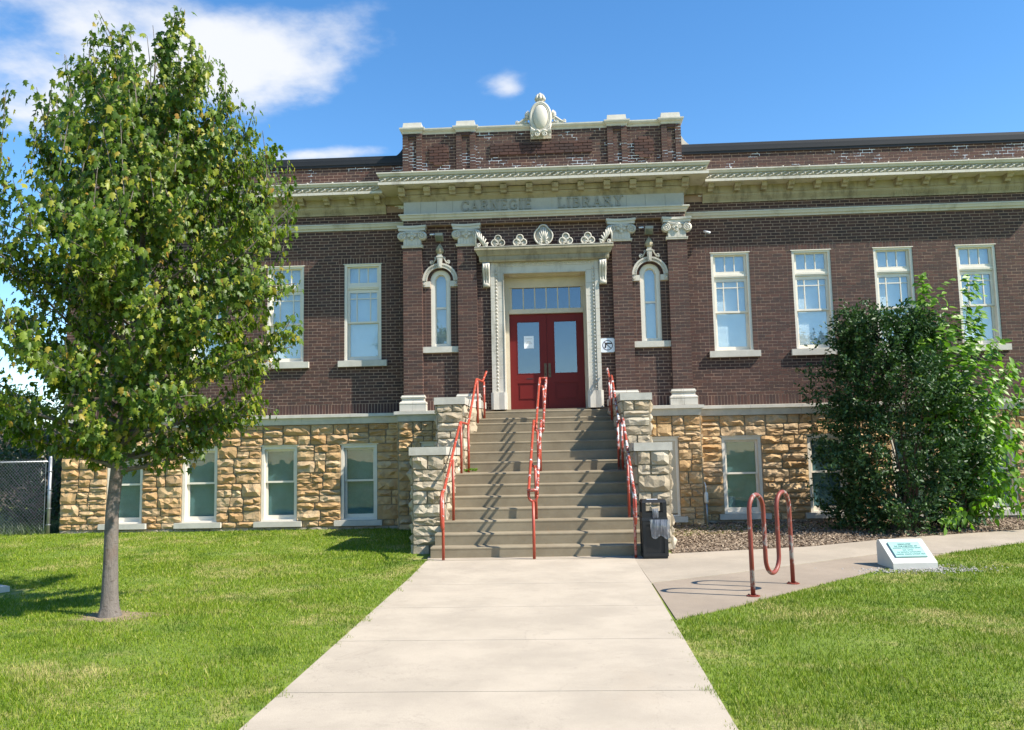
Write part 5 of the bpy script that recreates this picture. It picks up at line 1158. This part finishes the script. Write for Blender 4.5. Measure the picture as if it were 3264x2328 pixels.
# --- dense dark shrub against the wall
def shoots_cloud(bases, dirs, lens, per_m, leafsize, jitter):
    P, T, Nn = [], [], []
    for b, d_, l in zip(bases, dirs, lens):
        n = max(4, int(l*per_m)); u = rng.random(n)[:, None]; p = b+d_*l*u+np.array([0, 0, -.10])*l*u*u+rng.normal(0, jitter, (n, 3)); P.append(p)
        T.append(d_*.6+rng.normal(0, .75, (n, 3))+np.array([0, -.1, .1])); Nn.append(rng.normal(0, .6, (n, 3))+np.array([0, -.35, .7]))
    return np.concatenate(P), np.concatenate(T), np.concatenate(Nn)
BX, BY = 6.66, -1.75
root = empty('shrub', (BX, BY, gz(BY))); tag(root, 'tall dense dark green shrub in the mulch bed against the basement', 'shrub')
bz = [.15, .5, 1.0, 1.8, 2.5, 3.1, 3.6, 4.0, 4.3]; bw = [1.05, 1.18, 1.24, 1.20, 1.06, .92, .74, .48, .15]
bases, dirs, lens = [], [], []; stems = MB()
for i in range(1700):
    z = rng.uniform(.04, 4.0); w = np.interp(z, bz, bw)*(1+.16*math.sin(z*5+1)+0); a = rng.uniform(0, 2*PI); k = rng.uniform(.25, .98)**.55
    lump = 1+.17*math.sin(a*3+z*2.2)+.14*math.sin(a*6-z*3.7+1)
    b = np.array([BX-.06*z+w*k*lump*math.cos(a), BY+w*.78*k*lump*math.sin(a), gz(BY)+z]); d_ = np.array([math.cos(a)*.8, math.sin(a)*.8, rng.uniform(-.1, 1.0)])+rng.normal(0, .25, 3); d_ /= np.linalg.norm(d_)
    if b[1] > -.15: continue
    bases.append(b); dirs.append(d_); lens.append(rng.uniform(.18, .48) if rng.random() < .90 else rng.uniform(.5, .85))
    if i % 60 == 0: stems.tube([(BX+rng.uniform(-.25, .25), BY+rng.uniform(-.25, .25), gz(BY)), tuple((b+np.array([BX, BY, gz(BY)]))/2+np.array([0, 0, .25])), tuple(b), tuple(b+d_*.3)], [.016, .012, .006, .003], 4, cap=False)
P, T, Nn = shoots_cloud(bases, dirs, lens, 64, .05, .04); keep = P[:, 1] < -.10; P, T, Nn = P[keep], T[keep], Nn[keep]
stems.build('stems', M['twig'], root)
o = link('crown', leaves('crown', P, T, Nn, rng.uniform(.058, .10, len(P)), OVAL, OVAL_F, M['bush'], rng.random(len(P)), wloc(root)), root); o['kind'] = 'stuff'
# --- lime green sapling growing out of its side
root = empty('sapling', (7.45, -1.95, gz(-1.95))); tag(root, 'lime green broadleaf sapling pushing out beside the dark shrub', 'sapling')
P, T, Nn = [], [], []; sb = MB()
tips = [(7.15, -1.9, 5.0), (7.55, -2.0, 4.35), (8.05, -2.0, 4.95), (8.2, -1.9, 4.25), (8.4, -2.1, 3.7), (8.65, -2.0, 3.2), (8.8, -2.2, 2.7), (8.9, -2.1, 2.1), (7.75, -2.3, 3.6), (8.1, -2.4, 2.9), (8.3, -2.4, 2.2), (8.7, -2.4, 1.55), (8.9, -2.2, 1.0), (8.4, -2.5, 1.2), (7.9, -2.6, .8), (8.6, -2.5, .65), (7.2, -2.5, .55), (7.35, -2.4, 3.9), (6.85, -2.3, 3.7), (8.9, -1.6, 3.3), (8.75, -1.5, 1.8), (6.9, -2.75, .42)]
for (x, y, z) in tips:
    a = np.array([7.45+rng.uniform(-.1, .1), -1.95, gz(-1.95)]); e = np.array([x, y, z]); mid = (a+e)/2+np.array([-.25*(x-7.3)*.6, 0, .30]); pts = [(1-u)**2*a+2*u*(1-u)*mid+u*u*e for u in np.linspace(0, 1, 10)]; sb.tube([tuple(p) for p in pts], list(np.linspace(.016, .003, 10)), 5)
    L_ = np.linalg.norm(e-a); n = int(L_*38)
    for k in range(n):
        u = .25+.75*(k+.5)/n; p = (1-u)**2*a+2*u*(1-u)*mid+u*u*e; tg = unit(e-mid); sd = np.cross(tg, [0, 1, 0.2])*(1 if k % 2 else -1); side_tw = rng.random() < .12
        for q in range(5 if side_tw else 1): P.append(p+sd*.05*q+rng.normal(0, .03+.02*q, 3)); T.append(sd*.8+tg*.25+np.array([0, -.15, -.35])+rng.normal(0, .3, 3)); Nn.append(np.array([0, -.5, .7])+rng.normal(0, .35, 3))
P, T, Nn = map(np.array, (P, T, Nn)); sb.build('stem', M['twig'], root, True)
o = link('crown', leaves('crown', P, T, Nn, rng.uniform(.10, .17, len(P)), OVATE, OVAL_F, M['sapling'], rng.random(len(P)), wloc(root)), root); o['kind'] = 'stuff'
# --- weed in the corner of a step
root = empty('weed', (-1.50, -2.27, 1.44)); tag(root, 'small green weed in the corner of the stair landing', 'plant')
n = 34; a = rng.uniform(0, 2*PI, n); l = rng.uniform(.01, .09, n); P = np.stack([-1.50+l*np.cos(a)+.05, -2.30-abs(l*np.sin(a))*.8, 1.445+rng.uniform(0, .06, n)], 1); T = np.stack([np.cos(a), -abs(np.sin(a)), .4+0*a], 1); Nn = np.tile([0, 0, 1.0], (n, 1))+rng.normal(0, .3, (n, 3))
link('leaves', leaves('leaves', P, T, Nn, rng.uniform(.05, .09, n), OVAL, OVAL_F, M['sapling'], rng.random(n), wloc(root)), root)
# --- background: trees, hedge and a low neighbouring house beyond the fence
def far_tree(x, y, h, w, seed, label, z0=.9, trunk=.12):
    r_ = np.random.default_rng(seed); root = empty('background_tree', (x, y, .25)); tag(root, label, 'tree')
    t = MB(); t.tube([(x, y, .1), (x+.1, y, h*.45), (x+.05, y, h*.85)], [trunk, trunk*.7, trunk*.2], 8); bs, ds, ls = [], [], []
    for i in range(520):
        u = r_.uniform(0, 1); z = z0+(h-z0)*u; rr_ = w*math.sin(PI*min(1, .12+.86*(1-u)**.8))**.7*(r_.uniform(.3, 1)**.5); a = r_.uniform(0, 2*PI); b = np.array([x+rr_*math.cos(a), y+rr_*math.sin(a), z+.25]); d_ = np.array([math.cos(a), math.sin(a), r_.uniform(-.2, .9)]); d_ /= np.linalg.norm(d_); bs.append(b); ds.append(d_); ls.append(r_.uniform(.25, .6)*h/5)
        if i % 12 == 0: t.tube([(x, y, z*.6), tuple(b)], [trunk*.25, .01], 4, cap=False)
    t.build('trunk', M['bark'], root); P, T, Nn = shoots_cloud(bs, ds, ls, 34, .1, .07)
    o = link('crown', leaves('crown', P, T, Nn, r_.uniform(.07, .13, len(P))*max(1, h/5), OVAL, OVAL_F, M['far'], r_.random(len(P)), wloc(root)), root); o['kind'] = 'stuff'
far_tree(-13.6, 4.6, 3.3, 1.7, 3, 'bushy green tree behind the chain link fence nearest the library', .3)
far_tree(-17.3, 6.2, 3.9, 2.1, 5, 'taller bushy tree behind the fence in front of the low house', .3)
far_tree(-15.2, 2.6, 2.2, 1.7, 9, 'low spreading shrubby tree close behind the chain link fence', .1)
far_tree(-12.6, 2.0, 1.9, 1.3, 12, 'small round shrubby tree between the fence and the library', .1)
far_tree(-21.5, 9.0, 4.6, 2.6, 15, 'broad green tree at the far end of the low house', .3)
root = empty('low_house', (-22, 14, .25)); tag(root, 'low grey brown brick house beyond the fence and trees', 'house')
t = MB(); t.box(-32, -13.5, 12, 18, .1, 3.05); t.build('wall', M['farbrick'], root)
t = MB(); t.box(-32.1, -13.4, 11.9, 18.1, 3.051, 3.25); t.build('roof_edge', M['limestone'], root)
for x in (-27, -23, -19, -15.5): t = MB(); t.box(x-.5, x+.5, 11.95, 12.02, 1.1, 2.4); w_ = t.build('window', M['paint'], root); t = MB(); t.box(x-.42, x+.42, 11.93, 11.952, 1.18, 2.32); t.build('pane', M['inside'], w_)

# ------------------------------------------------------------------ grass, chips, pebbles
def inside(px, py, poly):
    r_ = np.zeros(len(px), bool); n = len(poly)
    for i in range(n):
        (x0, y0), (x1, y1) = poly[i], poly[(i+1) % n]
        if y0 == y1: continue
        c_ = ((y0 > py) != (y1 > py)) & (px < (x1-x0)*(py-y0)/(y1-y0)+x0); r_ ^= c_
    return r_
PAVE = [[(-1.84, -5.0), (-1.80, -9), (-1.72, -26), (.9, -26), (1.22, -9.68), (2.02, -8.93), (3.10, -7.76), (4.28, -6.52), (5.86, -5.0), (7.62, -3.80), (14.2, -2.2), (14.2, .1), (2.0, .1), (-2.1, .1), (-2.1, -4.9)]]
def sample(n, d0, d1):
    d_ = np.sqrt(rng.uniform(d0*d0, d1*d1, n)); u = rng.uniform(-.80, .76, n); return CX+d_*u-.05*d_*0, CY+d_, d_
GX, GY, GD = [], [], []
for (n, d0, d1) in [(120000, 3.6, 6.5), (170000, 6.5, 10), (170000, 10, 14), (120000, 14, 18.0)]:
    x, y, d_ = sample(n, d0, d1); GX.append(x); GY.append(y); GD.append(d_)
x, y, d_ = np.concatenate(GX), np.concatenate(GY), np.concatenate(GD)
edge = .05*np.sin(x*5.3+y*7.1)+.05*np.sin(x*23+y*17)+rng.normal(0, .03, len(x))
ok = ~inside(x+edge*.85, y+edge*.85, PAVE[0]) & (y < -.08) & ~((x < -1.6) & (x > -2.3) & (y > -4.2)) & ((x-TX)**2+(y-TY)**2 > (.16+.30*rng.random(len(x)))**2) & ~((abs(x-4.88) < .36) & (abs(y+6.2) < .34)) & ~((abs(x+7.2) < .55) & (abs(y+7.35) < .24))
x, y, d_ = x[ok], y[ok], d_[ok]; n = len(x)
thin = np.sin(x*1.7+2*np.sin(y*.9))*np.sin(y*2.3+x*.4)+rng.normal(0, .6, n); ok = thin > -1.1; x, y, d_ = x[ok], y[ok], d_[ok]; n = len(x)
h = rng.uniform(.018, .042, n)*(1+.3*np.sin(x*3.1+np.sin(y*2))*np.sin(y*2.2+x))*np.where(rng.random(n) < .03, 1.7, 1); w = .0032*np.maximum(1, d_/7.0)*rng.uniform(.7, 1.3, n); a = rng.uniform(0, 2*PI, n); lean = rng.uniform(.1, .85, n)*h; la = rng.uniform(0, 2*PI, n); z = gzv(y)-.002
V = np.empty((n, 3, 3), np.float32); V[:, 0] = np.stack([x-w*np.cos(a), y-w*np.sin(a), z], 1); V[:, 1] = np.stack([x+w*np.cos(a), y+w*np.sin(a), z], 1); V[:, 2] = np.stack([x+lean*np.cos(la), y+lean*np.sin(la), z+h], 1)
o = link('grass', fast_mesh('grass', V.reshape(-1, 3), np.arange(3*n).reshape(-1, 3), M['grass'], rng.random(n))); tag(o, 'short mown lawn grass with dry yellow patches', 'grass', kind='stuff')
def flakes(name, n, xr, yr, poly, s0, s1, mat, dz, label, cat, flat=.35, cond=None):
    x, y = rng.uniform(*xr, n), rng.uniform(*yr, n); ok = inside(x, y, poly)
    if cond is not None: ok &= cond(x, y)
    x, y = x[ok], y[ok]; n = len(x); a = rng.uniform(0, 2*PI, n); s = rng.uniform(s0, s1, n); k = rng.uniform(.25, .5, n)*s; z = gzv(y)+dz+rng.uniform(0, .012, n); tx_, ty_ = rng.normal(0, flat, n)*s, rng.normal(0, flat, n)*k
    ca, sa = np.cos(a), np.sin(a); V = np.empty((n, 4, 3), np.float32)
    for j, (p, q) in enumerate([(-1, -1), (1, -1), (1, 1), (-1, 1)]): V[:, j] = np.stack([x+p*s*ca-q*k*sa, y+p*s*sa+q*k*ca, z+p*tx_+q*ty_+.006], 1)
    o = link(name, fast_mesh(name, V.reshape(-1, 3), np.arange(4*n).reshape(-1, 4), mat, rng.random(n))); tag(o, label, cat, kind='stuff')
flakes('mulch_chips', 42000, (1.9, 11), (-4.6, -.05), BED, .008, .030, M['mulch'], .008, 'brown bark chips and dead leaves covering the planting bed', 'mulch')
n = 700; x = np.concatenate([rng.normal(4.95, .38, n)]); y = np.concatenate([rng.normal(-6.42, .16, n)]); s = rng.uniform(.010, .026, n); z = gzv(y)+.006
O = np.array([(1, 0, 0), (0, 1, 0), (-1, 0, 0), (0, -1, 0), (0, 0, .7), (0, 0, -.5)], np.float32); OF = [(0, 1, 4), (1, 2, 4), (2, 3, 4), (3, 0, 4), (1, 0, 5), (2, 1, 5), (3, 2, 5), (0, 3, 5)]
V = np.stack([x, y, z], 1)[:, None, :]+s[:, None, None]*O[None]*rng.uniform(.6, 1.3, (n, 1, 3)); Fi = (np.array(OF)[None]+(np.arange(n)*6)[:, None, None]).reshape(-1, 3)
o = link('gravel', fast_mesh('gravel', V.reshape(-1, 3), Fi, M['gravel'], np.repeat(rng.random(n), 8))); tag(o, 'grey gravel scattered around the foot of the stone marker', 'gravel', kind='stuff')
# weeds under the fence
n = 5200; x = rng.uniform(-16.5, -10.9, n); y = rng.normal(.35, .35, n)+0*x; y = np.clip(y, -.35, 1.6); h = rng.uniform(.08, .36, n)*rng.random(n)**.5; a = rng.uniform(0, 2*PI, n); z = gzv(y); w = .010
V = np.empty((n, 3, 3), np.float32); V[:, 0] = np.stack([x-w*np.cos(a), y-w*np.sin(a), z], 1); V[:, 1] = np.stack([x+w*np.cos(a), y+w*np.sin(a), z], 1); V[:, 2] = np.stack([x+.4*h*np.cos(a*3), y+.4*h*np.sin(a*3), z+h], 1)
o = link('tall_grass', fast_mesh('tall_grass', V.reshape(-1, 3), np.arange(3*n).reshape(-1, 3), M['far'], rng.random(n))); tag(o, 'unmown tall grass and weeds along the chain link fence', 'grass', kind='stuff')
